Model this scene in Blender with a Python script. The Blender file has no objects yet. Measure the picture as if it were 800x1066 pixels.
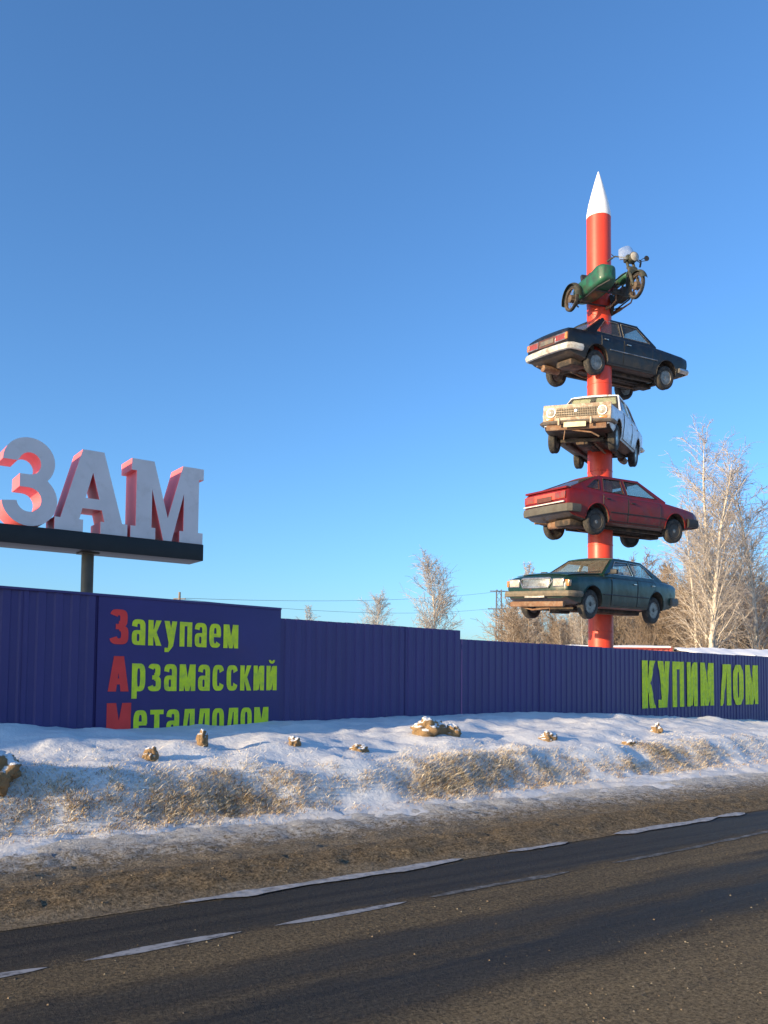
import bpy, bmesh, math, random
import numpy as np
from mathutils import Vector, Matrix, noise
from mathutils.geometry import tessellate_polygon
R = math.radians
rnd = random.Random(7)
scn = bpy.context.scene
COL = scn.collection

# ------------------------------------------------------------------ camera, sky, sun, exposure
cam_d = bpy.data.cameras.new('camera'); cam = bpy.data.objects.new('camera', cam_d); COL.objects.link(cam)
cam_d.sensor_width = 36.0; cam_d.lens = 850 / 1066 * 36
cam_d.shift_y = 125.5 / 1066
cam_d.clip_start = 0.05; cam_d.clip_end = 6000
cam.matrix_world = Matrix.Translation((0, 0, 1.5)) @ Matrix.Rotation(R(93), 4, 'X') @ Matrix.Rotation(R(.5), 4, 'Z')
scn.camera = cam
SUN_AZ, SUN_EL = 234.0, 12.0          # azimuth clockwise from +Y
sv = Vector((math.sin(R(SUN_AZ)) * math.cos(R(SUN_EL)), math.cos(R(SUN_AZ)) * math.cos(R(SUN_EL)), math.sin(R(SUN_EL))))
sun_d = bpy.data.lights.new('sun', 'SUN'); sun = bpy.data.objects.new('sun', sun_d); COL.objects.link(sun)
sun_d.energy = 4.6; sun_d.angle = R(.5); sun_d.color = (1.0, .77, .47)
sun.rotation_euler = (-sv).to_track_quat('-Z', 'Y').to_euler()
world = bpy.data.worlds.new('World'); scn.world = world; world.use_nodes = True
wn = world.node_tree; bg = wn.nodes['Background']
sky = wn.nodes.new('ShaderNodeTexSky'); sky.sky_type = 'NISHITA'; sky.sun_disc = False
sky.sun_elevation = R(SUN_EL); sky.sun_rotation = R(SUN_AZ)
sky.altitude = 100; sky.air_density = 1.0; sky.dust_density = 1.1; sky.ozone_density = 4.8
tint = wn.nodes.new('ShaderNodeMix'); tint.data_type = 'RGBA'; tint.blend_type = 'MULTIPLY'; tint.inputs[0].default_value = 1
tint.inputs[7].default_value = (.88, 1.0, 1.06, 1); wn.links.new(sky.outputs[0], tint.inputs[6]); wn.links.new(tint.outputs[2], bg.inputs[0]); bg.inputs[1].default_value = .15
scn.view_settings.view_transform = 'Standard'; scn.view_settings.look = 'None'
scn.view_settings.exposure = 0.92; scn.view_settings.gamma = 1

# ------------------------------------------------------------------ materials
class NT:
    def __init__(s, name):
        s.m = bpy.data.materials.new(name); s.m.use_nodes = True
        s.t = s.m.node_tree; s.b = s.t.nodes['Principled BSDF']; s.out = s.t.nodes['Material Output']
    def n(s, kind, **kw):
        x = s.t.nodes.new('ShaderNode' + kind)
        for k, v in kw.items():
            if k.startswith('i_'):
                key = k[2:]; x.inputs[int(key) if key.isdigit() else key.replace('_', ' ')].default_value = v
            else: setattr(x, k, v)
        return x
    def l(s, a, b): s.t.links.new(a, b)
    def coord(s, scale=(1, 1, 1)):
        c = s.n('TexCoord'); mp = s.n('Mapping'); mp.inputs['Scale'].default_value = scale
        s.l(c.outputs['Object'], mp.inputs[0]); return mp.outputs[0]
    def noise(s, scale, detail=4, rough=.6, vec=None, dist=0):
        x = s.n('TexNoise'); x.inputs['Scale'].default_value = scale; x.inputs['Detail'].default_value = detail
        x.inputs['Roughness'].default_value = rough; x.inputs['Distortion'].default_value = dist
        s.l(vec if vec is not None else s.coord(), x.inputs['Vector']); return x.outputs[0]
    def ramp(s, fac, *stops):
        x = s.n('ValToRGB'); e = x.color_ramp.elements
        for i, (p, c) in enumerate(stops):
            if not isinstance(c, (tuple, list)): c = (c, c, c)
            el = e[i] if i < 2 else e.new(p)
            el.position = p; el.color = (*c[:3], 1)
        s.l(fac, x.inputs[0]); return x.outputs[0]
    def mix(s, fac, a, b, mode='MIX'):
        x = s.n('Mix', data_type='RGBA', blend_type=mode)
        for sock, v in ((x.inputs[0], fac), (x.inputs[6], a), (x.inputs[7], b)):
            if isinstance(v, (int, float)): sock.default_value = v
            elif isinstance(v, (tuple, list)): sock.default_value = (*v[:3], 1)
            else: s.l(v, sock)
        return x.outputs[2]
    def math(s, op, a, b=0.0, clamp=False):
        x = s.n('Math', operation=op); x.use_clamp = clamp
        for sock, v in ((x.inputs[0], a), (x.inputs[1], b)):
            if isinstance(v, (int, float)): sock.default_value = v
            else: s.l(v, sock)
        return x.outputs[0]
    def axis(s, k):
        c = s.n('TexCoord'); sp = s.n('SeparateXYZ'); s.l(c.outputs['Object'], sp.inputs[0]); return sp.outputs[k]
    def bump(s, h, strength=.3, dist=.01):
        x = s.n('Bump'); x.inputs['Strength'].default_value = strength; x.inputs['Distance'].default_value = dist
        s.l(h, x.inputs['Height']); s.l(x.outputs[0], s.b.inputs['Normal'])
    def col(s, c):
        if isinstance(c, (tuple, list)): s.b.inputs['Base Color'].default_value = (*c[:3], 1)
        else: s.l(c, s.b.inputs['Base Color'])

def simple(name, col, rough=.6, metal=0., var=.25, scale=6., dirt=None, damt=.5, dscale=4., bump=.15, bscale=60., coat=0.):
    n = NT(name)
    a = tuple(c * (1 - var) for c in col); b = tuple(min(1, c * (1 + var)) for c in col)
    c = n.mix(n.ramp(n.noise(scale), (.3, 0.), (.7, 1.)), a, b)
    if dirt:
        f = n.ramp(n.noise(dscale, 8, .7), (1 - damt - .12, 0.), (1 - damt + .12, 1.))
        c = n.mix(n.math('MULTIPLY', f, .85), c, dirt)
    n.col(c); n.b.inputs['Roughness'].default_value = rough; n.b.inputs['Metallic'].default_value = metal
    n.b.inputs['Coat Weight'].default_value = coat; n.b.inputs['Coat Roughness'].default_value = .12
    if bump: n.bump(n.noise(bscale, 3), bump, .004)
    return n.m

def car_paint(name, col, dirt=(.13, .10, .075), amt=.4, low=.55, rough=.35, extra=None, metal=0.):
    """old road-dirty paint: dust in patches everywhere, caked mud splashed up the sills"""
    n = NT(name)
    z = n.axis(2)
    blot = n.noise(3.0, 8, .65); fine = n.noise(38, 6, .7)
    base = n.mix(n.ramp(blot, (.3, 0.), (.7, 1.)), tuple(c * .82 for c in col), tuple(min(1, c * 1.15) for c in col))
    if extra: base = n.mix(n.ramp(n.noise(2.2, 6, .6), (.60, 0.), (.64, 1.)), base, extra)
    rp = n.math('ADD', n.math('MULTIPLY', n.math('SUBTRACT', .75, z), .16), n.noise(5.5, 8, .72, dist=.6)); base = n.mix(n.ramp(rp, (.66, 0.), (.69, 1.)), base, n.mix(fine, (.07, .028, .012), (.17, .075, .03)))
    splash = n.math('SUBTRACT', low, z); splash = n.math('MULTIPLY', splash, 3.2)
    splash = n.math('ADD', splash, n.math('MULTIPLY', n.math('SUBTRACT', blot, .5), 2.2))
    splash = n.math('ADD', splash, n.math('MULTIPLY', n.math('SUBTRACT', fine, .5), 1.2), True)
    dust = n.math('MULTIPLY', n.ramp(n.noise(9, 8, .7), (.62 - amt * .3, 0.), (.85 - amt * .2, 1.)), .55)
    f = n.math('MAXIMUM', n.math('MULTIPLY', splash, .88), dust)
    tc = n.n('TexCoord'); sp = n.n('SeparateXYZ'); n.l(tc.outputs['Normal'], sp.inputs[0])
    und = n.math('MULTIPLY', n.math('LESS_THAN', sp.outputs[2], -.55), n.math('LESS_THAN', z, .5))
    n.col(n.mix(und, n.mix(f, base, dirt), n.mix(blot, (.022, .018, .015), (.075, .05, .032))))
    n.l(n.math('ADD', n.math('MULTIPLY', f, .5), rough, True), n.b.inputs['Roughness'])
    n.b.inputs['Metallic'].default_value = metal
    n.b.inputs['Coat Weight'].default_value = .10; n.b.inputs['Coat Roughness'].default_value = .15; n.b.inputs['Specular IOR Level'].default_value = .35
    n.bump(n.math('ADD', n.math('MULTIPLY', n.noise(2.6, 2, .4), 5.), n.math('MULTIPLY', n.noise(55, 5, .7), .12)), .28, .022)
    return n.m

def glass(name, tint=(.86, .90, .89), dust=.09, dcol=(.45, .40, .33)):
    n = NT(name); t = n.t; t.nodes.remove(n.b)
    tr = n.n('BsdfTransparent'); tr.inputs[0].default_value = (*tint, 1)
    gl = n.n('BsdfGlossy'); gl.inputs['Roughness'].default_value = .03
    lw = n.n('LayerWeight'); lw.inputs[0].default_value = .5; fr = n.math('ADD', n.math('MULTIPLY', n.math('POWER', lw.outputs['Facing'], 4.), .55), .03)
    m1 = n.n('MixShader'); n.l(fr, m1.inputs[0]); n.l(tr.outputs[0], m1.inputs[1]); n.l(gl.outputs[0], m1.inputs[2])
    df = n.n('BsdfDiffuse'); df.inputs[0].default_value = (*dcol, 1)
    m2 = n.n('MixShader'); n.l(n.math('MULTIPLY', n.ramp(n.noise(5, 6, .7), (.3, .25), (.75, 1.)), dust), m2.inputs[0])
    n.l(m1.outputs[0], m2.inputs[1]); n.l(df.outputs[0], m2.inputs[2]); n.l(m2.outputs[0], n.out.inputs[0])
    return n.m

M = {}
M['rubber'] = simple('tyre_rubber', (.022, .021, .02), .85, dirt=(.10, .08, .06), damt=.42, dscale=9)
M['rim_grey'] = simple('wheel_rim', (.30, .29, .27), .5, .6, dirt=(.09, .07, .05), damt=.5, dscale=12)
M['rim_dark'] = simple('rim_dark', (.05, .047, .043), .7, .2, dirt=(.10, .07, .05), damt=.4, dscale=10)
M['chrome'] = simple('dull_chrome', (.62, .60, .56), .28, .9, dirt=(.20, .13, .08), damt=.42, dscale=8)
M['old_chrome'] = simple('pitted_chrome', (.26, .23, .19), .5, .5, dirt=(.17, .11, .06), damt=.5, dscale=9)
M['plastic'] = simple('grey_plastic', (.085, .085, .08), .65, dirt=(.18, .14, .10), damt=.5, dscale=7)
M['black'] = simple('black_trim', (.018, .018, .018), .6, dirt=(.10, .08, .06), damt=.3)
M['under'] = simple('underbody', (.035, .028, .022), .9, dirt=(.14, .085, .05), damt=.42, dscale=6, bump=.4)
M['rust'] = simple('rusty_steel', (.19, .10, .055), .85, .1, dirt=(.30, .22, .15), damt=.4, dscale=9, bump=.4)
M['fabric'] = simple('seat_cloth', (.07, .06, .05), .95)
M['interior'] = simple('interior_lining', (.03, .028, .026), .9)
M['glass'] = glass('window_glass')
M['glass_dusty'] = glass('dusty_glass', (.82, .84, .80), .24, (.42, .36, .28))
M['lamp_glass'] = simple('headlamp_glass', (.40, .38, .33), .15, 0, dirt=(.25, .19, .12), damt=.45, dscale=10, coat=.6)
M['lamp_red'] = simple('tail_lamp_red', (.26, .020, .012), .3, 0, dirt=(.17, .085, .05), damt=.48, dscale=10, coat=.4)
M['lamp_amber'] = simple('amber_lamp', (.50, .17, .03), .25, 0, dirt=(.16, .09, .06), damt=.32, dscale=10, coat=.4)
M['visor'] = simple('cream_visor', (.62, .54, .34), .8)
M['plate'] = simple('number_plate_white', (.55, .54, .50), .6, dirt=(.2, .15, .1), damt=.5)

# ------------------------------------------------------------------ mesh helpers
class MB:
    def __init__(s): s.v = []; s.f = []; s.m = []
    def add(s, vs, fs, m=0):
        o = len(s.v); s.v += [tuple(p) for p in vs]
        s.f += [tuple(i + o for i in f) for f in fs]; s.m += [m] * len(fs); return s
    def box(s, c, size, bev=0., rot=None, m=0):
        bm = bmesh.new(); bmesh.ops.create_cube(bm, size=1)
        bmesh.ops.scale(bm, vec=size, verts=bm.verts)
        if bev: bmesh.ops.bevel(bm, geom=list(bm.edges), offset=bev, segments=2, affect='EDGES', profile=.6)
        T = Matrix.Translation(c) @ (rot.to_4x4() if rot is not None else Matrix())
        bmesh.ops.transform(bm, matrix=T, verts=bm.verts); bm.verts.index_update()
        s.add([v.co[:] for v in bm.verts], [[v.index for v in f.verts] for f in bm.faces], m); bm.free(); return s
    def tube(s, pts, rad, n=8, m=0, cap=True, closed=False):
        pts = [Vector(p) for p in pts]; k = len(pts)
        if not isinstance(rad, (list, tuple)): rad = [rad] * k
        vs, fs = [], []; prev = None
        for i, p in enumerate(pts):
            if closed: d = pts[(i + 1) % k] - pts[i - 1]
            else: d = pts[min(i + 1, k - 1)] - pts[max(i - 1, 0)]
            d = d.normalized() if d.length > 1e-9 else Vector((0, 0, 1))
            if prev is None:
                a = Vector((0, 0, 1)) if abs(d.z) < .9 else Vector((1, 0, 0)); a = d.cross(a).normalized()
            else:
                a = prev - d * prev.dot(d); a = a.normalized() if a.length > 1e-6 else d.orthogonal().normalized()
            prev = a; b = d.cross(a)
            for j in range(n):
                t = 2 * math.pi * j / n; vs.append(p + (a * math.cos(t) + b * math.sin(t)) * rad[i])
        rng = range(k) if closed else range(k - 1)
        for i in rng:
            for j in range(n):
                q = (i + 1) % k
                fs.append((i * n + j, i * n + (j + 1) % n, q * n + (j + 1) % n, q * n + j))
        if cap and not closed: fs += [tuple(range(n - 1, -1, -1)), tuple((k - 1) * n + j for j in range(n))]
        return s.add(vs, fs, m)
    def lathe(s, prof, n=24, axis='Y', c=(0, 0, 0), m=0, close=False):
        """prof: (radius, offset along axis)"""
        vs, fs = [], []; k = len(prof)
        for (r, h) in prof:
            for j in range(n):
                t = 2 * math.pi * j / n; a, b = r * math.cos(t), r * math.sin(t)
                p = {'Y': (a, h, b), 'Z': (a, b, h), 'X': (h, a, b)}[axis]
                vs.append((p[0] + c[0], p[1] + c[1], p[2] + c[2]))
        for i in range(k if close else k - 1):
            q = (i + 1) % k
            for j in range(n): fs.append((i * n + j, i * n + (j + 1) % n, q * n + (j + 1) % n, q * n + j))
        if not close:
            if prof[0][0] > 1e-4: fs.append(tuple(range(n)))
            if prof[-1][0] > 1e-4: fs.append(tuple((k - 1) * n + j for j in range(n)))
        return s.add(vs, fs, m)
    def grid(s, fn, nu, nv, thick=0., m=0):
        """sheet from fn(u,v), u,v in 0..1; thick > 0 makes a closed slab, offset against its normal"""
        P = [[Vector(fn(i / nu, j / nv)) for j in range(nv + 1)] for i in range(nu + 1)]
        w = nv + 1; idx = lambda i, j: i * w + j
        vs = [P[i][j] for i in range(nu + 1) for j in range(w)]
        fs = [(idx(i, j), idx(i + 1, j), idx(i + 1, j + 1), idx(i, j + 1)) for i in range(nu) for j in range(nv)]
        if thick:
            off = len(vs); back = []
            for i in range(nu + 1):
                for j in range(w):
                    du = P[min(i + 1, nu)][j] - P[max(i - 1, 0)][j]; dv = P[i][min(j + 1, nv)] - P[i][max(j - 1, 0)]
                    nn = du.cross(dv); nn = nn.normalized() if nn.length > 1e-12 else Vector((0, 0, 1))
                    back.append(P[i][j] - nn * thick)
            vs = vs + back
            fs += [tuple(k + off for k in reversed(f)) for f in fs[:nu * nv]]
            rim = [idx(i, 0) for i in range(nu + 1)] + [idx(nu, j) for j in range(1, w)] + [idx(i, nv) for i in range(nu - 1, -1, -1)] + [idx(0, j) for j in range(nv - 1, 0, -1)]
            for a in range(len(rim)):
                b = (a + 1) % len(rim); fs.append((rim[b], rim[a], rim[a] + off, rim[b] + off))
        return s.add(vs, fs, m)
    def poly(s, loops, fn, thick=1., m=0, sides_m=None):
        """flat polygon with holes in 2-D; fn(a, b, k) -> 3-D point, k = 0 front, 1 back"""
        fl = [p for l in loops for p in l]; nv = len(fl)
        tris = tessellate_polygon([[Vector((p[0], p[1], 0)) for p in l] for l in loops])
        vs = [fn(p[0], p[1], 0) for p in fl]; fs = []
        for t in tris:
            a, b, c = (Vector((*fl[i], 0)) for i in t)
            ar = (b - a).cross(c - a).z
            if abs(ar) < 1e-12: continue
            fs.append(tuple(t) if ar > 0 else (t[0], t[2], t[1]))
        s.add(vs, fs, m)
        if thick:
            vb = [fn(p[0], p[1], 1) for p in fl]
            s.add(vb, [tuple(reversed(f)) for f in fs], m)
            o = 0; sf = []
            for l in loops:
                k = len(l)
                for i in range(k):
                    a, b = o + i, o + (i + 1) % k; sf.append((a, b, b + nv, a + nv))
                o += k
            s.add(vs + vb, sf, m if sides_m is None else sides_m)
        return s
    def sweep(s, path, sec, m=0, cap=True):
        """section [(outward, z)] along a plan path [(x, y)] running so that outward is to its right"""
        k = len(path); n = len(sec); vs = []
        for i in range(k):
            p = Vector((*path[i], 0)); d = Vector((*path[min(i + 1, k - 1)], 0)) - Vector((*path[max(i - 1, 0)], 0)); d.normalize()
            o = Vector((d.y, -d.x, 0))
            for (a, z) in sec: vs.append(p + o * a + Vector((0, 0, z)))
        fs = [(i * n + j, i * n + (j + 1) % n, (i + 1) * n + (j + 1) % n, (i + 1) * n + j) for i in range(k - 1) for j in range(n)]
        if cap: fs += [tuple(range(n)), tuple((k - 1) * n + j for j in range(n - 1, -1, -1))]
        return s.add(vs, fs, m)
    def build(s, name, mats, parent=None, smooth=35, fix=True):
        me = bpy.data.meshes.new(name); me.from_pydata(s.v, [], s.f)
        if not isinstance(mats, (list, tuple)): mats = [mats]
        for mm in mats: me.materials.append(mm)
        if len(mats) > 1: me.polygons.foreach_set('material_index', s.m)
        if fix:
            bm = bmesh.new(); bm.from_mesh(me); bmesh.ops.recalc_face_normals(bm, faces=bm.faces); bm.to_mesh(me); bm.free()
        if smooth:
            me.polygons.foreach_set('use_smooth', [True] * len(me.polygons)); me.set_sharp_from_angle(angle=R(smooth))
        me.update()
        o = bpy.data.objects.new(name, me); COL.objects.link(o)
        if parent is not None: o.parent = parent
        return o

def empty(name, loc=(0, 0, 0), rot=(0, 0, 0)):
    o = bpy.data.objects.new(name, None); COL.objects.link(o); o.location = loc; o.rotation_euler = rot; o.empty_display_size = .2
    return o
def tag(o, label=None, cat=None, group=None, kind=None):
    if label: o['label'] = label
    if cat: o['category'] = cat
    if group: o['group'] = group
    if kind: o['kind'] = kind
    return o
def copy_tree(o, parent=None):
    c = o.copy(); COL.objects.link(c)
    if parent is not None: c.parent = parent; c.matrix_parent_inverse = o.matrix_parent_inverse
    for ch in list(o.children): copy_tree(ch, c)
    return c
def carve(o, cutters):
    for c in cutters:
        md = o.modifiers.new('cut', 'BOOLEAN'); md.operation = 'DIFFERENCE'; md.object = c; md.solver = 'EXACT'; md.material_mode = 'TRANSFER'
    bpy.context.view_layer.update()
    dg = bpy.context.evaluated_depsgraph_get()
    me = bpy.data.meshes.new_from_object(o.evaluated_get(dg)); nm = o.data.name
    o.modifiers.clear(); old = o.data; o.data = me; bpy.data.meshes.remove(old); me.name = nm
    for c in cutters:
        d = c.data; bpy.data.objects.remove(c); bpy.data.meshes.remove(d)
    me.polygons.foreach_set('use_smooth', [True] * len(me.polygons)); me.set_sharp_from_angle(angle=R(32))

# ------------------------------------------------------------------ setting: ground, road, shoulder, snow
RD = Vector((.837, .548)).normalized(); RA = math.atan2(RD.y, RD.x)         # road direction
def st2w(s, t): return (s * RD.x - t * RD.y, s * RD.y + t * RD.x)
def fbm(x, y, sc, oc=4, seed=0.):
    a, f, r = 1., sc, 0.
    for i in range(oc):
        r += a * noise.noise(Vector((x * f + seed, y * f - seed * 1.7, seed * .37 + i * 5.1))); a *= .5; f *= 2.03
    return r
def curve(s):
    if s < 0: return .0025 * s * s if s > -40 else 4. + .2 * (-40 - s)
    return .0037 * s * s if s < 10 else .37 + .074 * (s - 10)
FU = [-14, 0, 1.3, 3.9, 6, 9.7, 12.6, 22.2, 30]; FH = [.98, .92, .80, .82, .82, .80, .70, .19, .1]
def fence_t(s): return 9.98 + (s - 1.42) * .1975
def fence_u(s): return (s - 1.42) / .981
def smooth(a, b, x):
    x = min(1, max(0, (x - a) / (b - a))); return x * x * (3 - 2 * x)
MOUNDS = [(3.2, 8.75, .28, .10), (2.6, 8.5, .3, .06), (4.4, 8.7, .6, .06), (6.8, 9.2, .6, .06), (1.0, 8.0, .5, .05), (8.6, 8.8, .5, .05), (16.6, 11.5, .35, .10)]
def face_t(s): return 7.32 + .9 * curve(s) + .16 * fbm(s, 9.1, .55, 3, 14.)
def snow_h(s, t):
    tf = fence_t(s); hf = float(np.interp(fence_u(s), FU, FH))
    e = 7.0 + .10 * fbm(s, 3.3, .9, 3, 4.); f0 = max(e + .12, face_t(s)); rise = .46 * hf
    if t < e: h = .07 + .3 * (t - e)
    else: h = .07 + .06 * smooth(e, f0, t) + rise * smooth(f0, f0 + .6, t) + (hf - .13 - rise) * smooth(f0 + .25, tf - .3, t)
    w = (t - e) / max(1.5, tf - e)
    if w > 1: h = hf - .1 * (w - 1)
    k = smooth(f0, f0 + .5, t) * (1 - .75 * smooth(.82, 1., w))
    h += k * (.065 * fbm(s, t, .55, 2, 1.) + .055 * fbm(s, t, 1.7, 4, 9.) + .022 * abs(fbm(s, t, 5.5, 2, 77.))) + .02 * smooth(0, .1, w) * fbm(s, t, 6, 3, 2.) + .035 * smooth(e - .1, e + .1, t) * (1 - smooth(f0, f0 + .6, t)) * fbm(s, t, 4.5, 3, 22.)
    for (ms, mt, r, a) in MOUNDS:
        d2 = ((s - ms) ** 2 + (t - mt) ** 2) / (r * r)
        if d2 < 6: h += a * math.exp(-d2)
    return h
def grid_sheet(name, s0, s1, ns, t0, t1, nt, hf, mat, spow=1.):
    vs, fs = [], []
    for i in range(ns + 1):
        s = s0 + (s1 - s0) * (i / ns) ** spow
        for j in range(nt + 1):
            t = t0 + (t1 - t0) * j / nt; q = hf(s, t); vs.append(q if isinstance(q, tuple) else (s, t, q))
    w = nt + 1
    fs = [(i * w + j, (i + 1) * w + j, (i + 1) * w + j + 1, i * w + j + 1) for i in range(ns) for j in range(nt)]
    mb = MB(); mb.add(vs, fs); o = mb.build(name, mat, smooth=180, fix=False); o.rotation_euler.z = RA
    return o

n = NT('snow')
yt = n.axis(1); big = n.noise(.9, 5, .6); fine = n.noise(26, 6, .7); mid = n.noise(6, 5, .65)
clean = n.mix(mid, (.60, .605, .62), (.74, .74, .74))
edge = n.math('MULTIPLY', n.math('SUBTRACT', 8.3, yt), .55)                       # road grime lies near the road
edge = n.math('ADD', edge, n.math('MULTIPLY', n.math('SUBTRACT', big, .55), 1.4))
edge = n.math('ADD', edge, n.math('MULTIPLY', n.math('SUBTRACT', fine, .55), 1.9), True)
specks = n.ramp(n.noise(60, 3, .7), (.66, 0.), (.70, 1.))
n.col(n.mix(n.math('MULTIPLY', specks, .35), n.mix(n.math('MULTIPLY', edge, .55), clean, (.36, .31, .25)), (.20, .15, .10)))
n.b.inputs['Roughness'].default_value = .75; n.b.inputs['Subsurface Weight'].default_value = 0
n.bump(n.math('ADD', n.math('MULTIPLY', mid, 1.2), n.math('MULTIPLY', fine, .5)), .55, .03)
M['snow'] = n.m
n = NT('snow_field'); n.col(n.mix(n.noise(.05, 6), (.62, .64, .68), (.78, .79, .82))); n.b.inputs['Roughness'].default_value = .8
n.bump(n.noise(1.5, 5), .5, .1); M['snow_field'] = n.m

n = NT('road_slush')
yt = n.axis(1); xs = n.axis(0); st = n.coord((.25, 1.6, 1)); a = n.noise(2.6, 6, .65, st); g = n.noise(48, 5, .75); g2 = n.noise(15, 6, .75); g4 = n.noise(2.0, 4, .6)
gg = n.math('ADD', n.math('MULTIPLY', n.ramp(g, (.42, 0.), (.60, 1.)), .6), n.math('MULTIPLY', n.ramp(n.noise(22, 4, .7), (.40, 0.), (.62, 1.)), .4))
brown = n.mix(gg, (.055, .041, .025), (.36, .275, .175)); grey = n.mix(gg, (.13, .108, .08), (.36, .31, .24))
tb = n.math('ADD', yt, n.math('MULTIPLY', n.math('SUBTRACT', g4, .5), .5))
ridge = n.ramp(n.math('DIVIDE', n.math('SUBTRACT', tb, 5.), 2.5), (.0, .2), (.12, .35), (.2, 1.), (.36, .95), (.46, .25), (.6, .1), (.72, .6), (1., .3))
f = n.math('ADD', ridge, n.math('MULTIPLY', n.math('SUBTRACT', n.math('ADD', a, g2), 1.), 1.1), True)
c = n.mix(f, grey, brown)
sn = n.math('MULTIPLY', n.math('SUBTRACT', yt, 6.50), 1.7); sn = n.math('ADD', sn, n.math('MULTIPLY', n.math('SUBTRACT', n.math('ADD', g2, n.math('MULTIPLY', g, .6)), .8), 3.0), True)
n.col(n.mix(n.math('MULTIPLY', sn, .85), c, (.66, .67, .69))); n.b.inputs['Roughness'].default_value = .9; n.b.inputs['Specular IOR Level'].default_value = .12
n.bump(n.math('ADD', n.math('MULTIPLY', g, .7), n.math('MULTIPLY', g2, 1.2)), 1., .06); M['slush'] = n.m

n = NT('asphalt')
yt = n.axis(1); xs = n.axis(0)
x0 = n.math('MAXIMUM', xs, 0.); bend = n.math('MULTIPLY', n.math('MULTIPLY', x0, x0), .0037)
far = n.math('ADD', n.math('MULTIPLY', n.math('SUBTRACT', xs, 10.), .074), .37); bend = n.math('MINIMUM', bend, n.math('MAXIMUM', far, n.math('MULTIPLY', bend, n.math('LESS_THAN', xs, 10.))))
tt = n.math('SUBTRACT', yt, bend)
st = n.coord((.10, 1.5, 1)); streak = n.noise(3.2, 6, .7, st); grit = n.noise(52, 5, .8); g2 = n.noise(15, 6, .75); g3 = n.noise(1.6, 5, .6)
tt = n.math('ADD', tt, n.math('MULTIPLY', n.math('SUBTRACT', streak, .5), .32))
tt = n.math('ADD', tt, n.math('MULTIPLY', n.math('SUBTRACT', g3, .5), .30))
band = n.ramp(n.math('DIVIDE', tt, 6.), (0., .9), (.44, 1.), (.485, .75), (.525, .10), (.575, .0), (.600, .30), (.625, .05), (.655, .12), (.68, .62), (.735, .55), (.765, .04), (.86, .0), (.895, .9))
gg = n.ramp(grit, (.39, 0.), (.63, 1.))
f = n.math('ADD', band, n.math('MULTIPLY', n.math('MULTIPLY', n.math('SUBTRACT', n.math('ADD', g2, streak), 1.), 1.5), n.math('ADD', band, .12)), True)
tyre = n.ramp(n.noise(1.6, 5, .75, n.coord((.035, 5.5, 1))), (.40, 0.), (.62, 1.)); gg2 = n.ramp(n.noise(38, 3, .7), (.36, 0.), (.66, 1.)); gg = n.math('ADD', n.math('MULTIPLY', gg, .6), n.math('MULTIPLY', gg2, .4))
asph = n.mix(tyre, n.mix(gg, (.008, .008, .010), (.040, .040, .042)), n.mix(gg, (.022, .021, .020), (.085, .078, .066))); sand = n.mix(gg, (.045, .034, .020), (.36, .275, .165))
speck = n.ramp(n.noise(75, 2, .5), (.70, 0.), (.74, 1.))
n.col(n.mix(n.math('MULTIPLY', speck, n.math('MULTIPLY', f, .25)), n.mix(f, asph, sand), (.30, .25, .18)))
n.l(n.ramp(band, (.0, .55), (.5, .9)), n.b.inputs['Roughness']); n.b.inputs['Specular IOR Level'].default_value = .16
n.bump(n.math('ADD', grit, n.math('MULTIPLY', g2, 1.3)), 1., .022); M['asphalt'] = n.m
n = NT('worn_white_paint'); wv = n.ramp(n.noise(16, 7, .75, n.coord((.6, 1, 1))), (.36, 0.), (.52, 1.))
n.col(n.mix(wv, (.04, .04, .043), (.27, .27, .28))); n.b.inputs['Roughness'].default_value = .7; M['paint_line'] = n.m
n = NT('icy_edge'); wv = n.noise(12, 7, .7); n.col(n.mix(n.ramp(wv, (.3, 0.), (.6, 1.)), (.12, .115, .11), (.36, .36, .37)))
n.b.inputs['Roughness'].default_value = .6; n.bump(wv, .6, .02); M['ice'] = n.m

mb = MB(); nseg = 96; ring = [(3500 * math.cos(2 * math.pi * i / nseg), 3500 * math.sin(2 * math.pi * i / nseg), -.06) for i in range(nseg)]
mb.add([(0, 0, -.06)] + ring, [(0, 1 + i, 1 + (i + 1) % nseg) for i in range(nseg)])
tag(mb.build('ground', M['snow_field'], smooth=0), kind='structure')
tag(grid_sheet('road', -70, 130, 200, -4.0, 5.32, 6, lambda s, t: (s, t + curve(s), 0.), M['asphalt']), kind='structure')
def opposite(s, t): return (s, t, .02 + .35 * smooth(-4.2, -9, t) + .1 * fbm(s, t, .4, 3, 3.) * smooth(-4.2, -6, t))
tag(grid_sheet('far_verge', -70, 130, 160, -16, -3.9, 24, opposite, M['snow_field']), kind='structure')
def shoulder_h(s, t):
    w = smooth(5.25, 5.5, t)
    return .004 + w * (.03 + .04 * math.exp(-((t - 5.75) / .28) ** 2) + .026 * fbm(s * .3, t, 2.6, 3, 5.) + .024 * fbm(s, t, 9, 3, 6.)) + .06 * smooth(6.4, 7.2, t)
def sh_f(s, t):
    c = curve(s) * (1 - smooth(5.3, 7.1, t)); return (s, t + c, shoulder_h(s, t))
tag(grid_sheet('road_shoulder', -12, 75, 900, 5.22, 7.2, 60, sh_f, M['slush'], 1.35), kind='structure')
SN0, SN1 = -16, 75
def sn_f(s, t):
    u = (t - 6.8) / 12.; tf = fence_t(s); t2 = 6.8 + u * (tf + 1.2 - 6.8) ; return (s, t2, snow_h(s, t2))
tag(grid_sheet('snow_bank', SN0, SN1, 760, 6.8, 18.8, 120, sn_f, M['snow'], 1.3), kind='structure')
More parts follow.
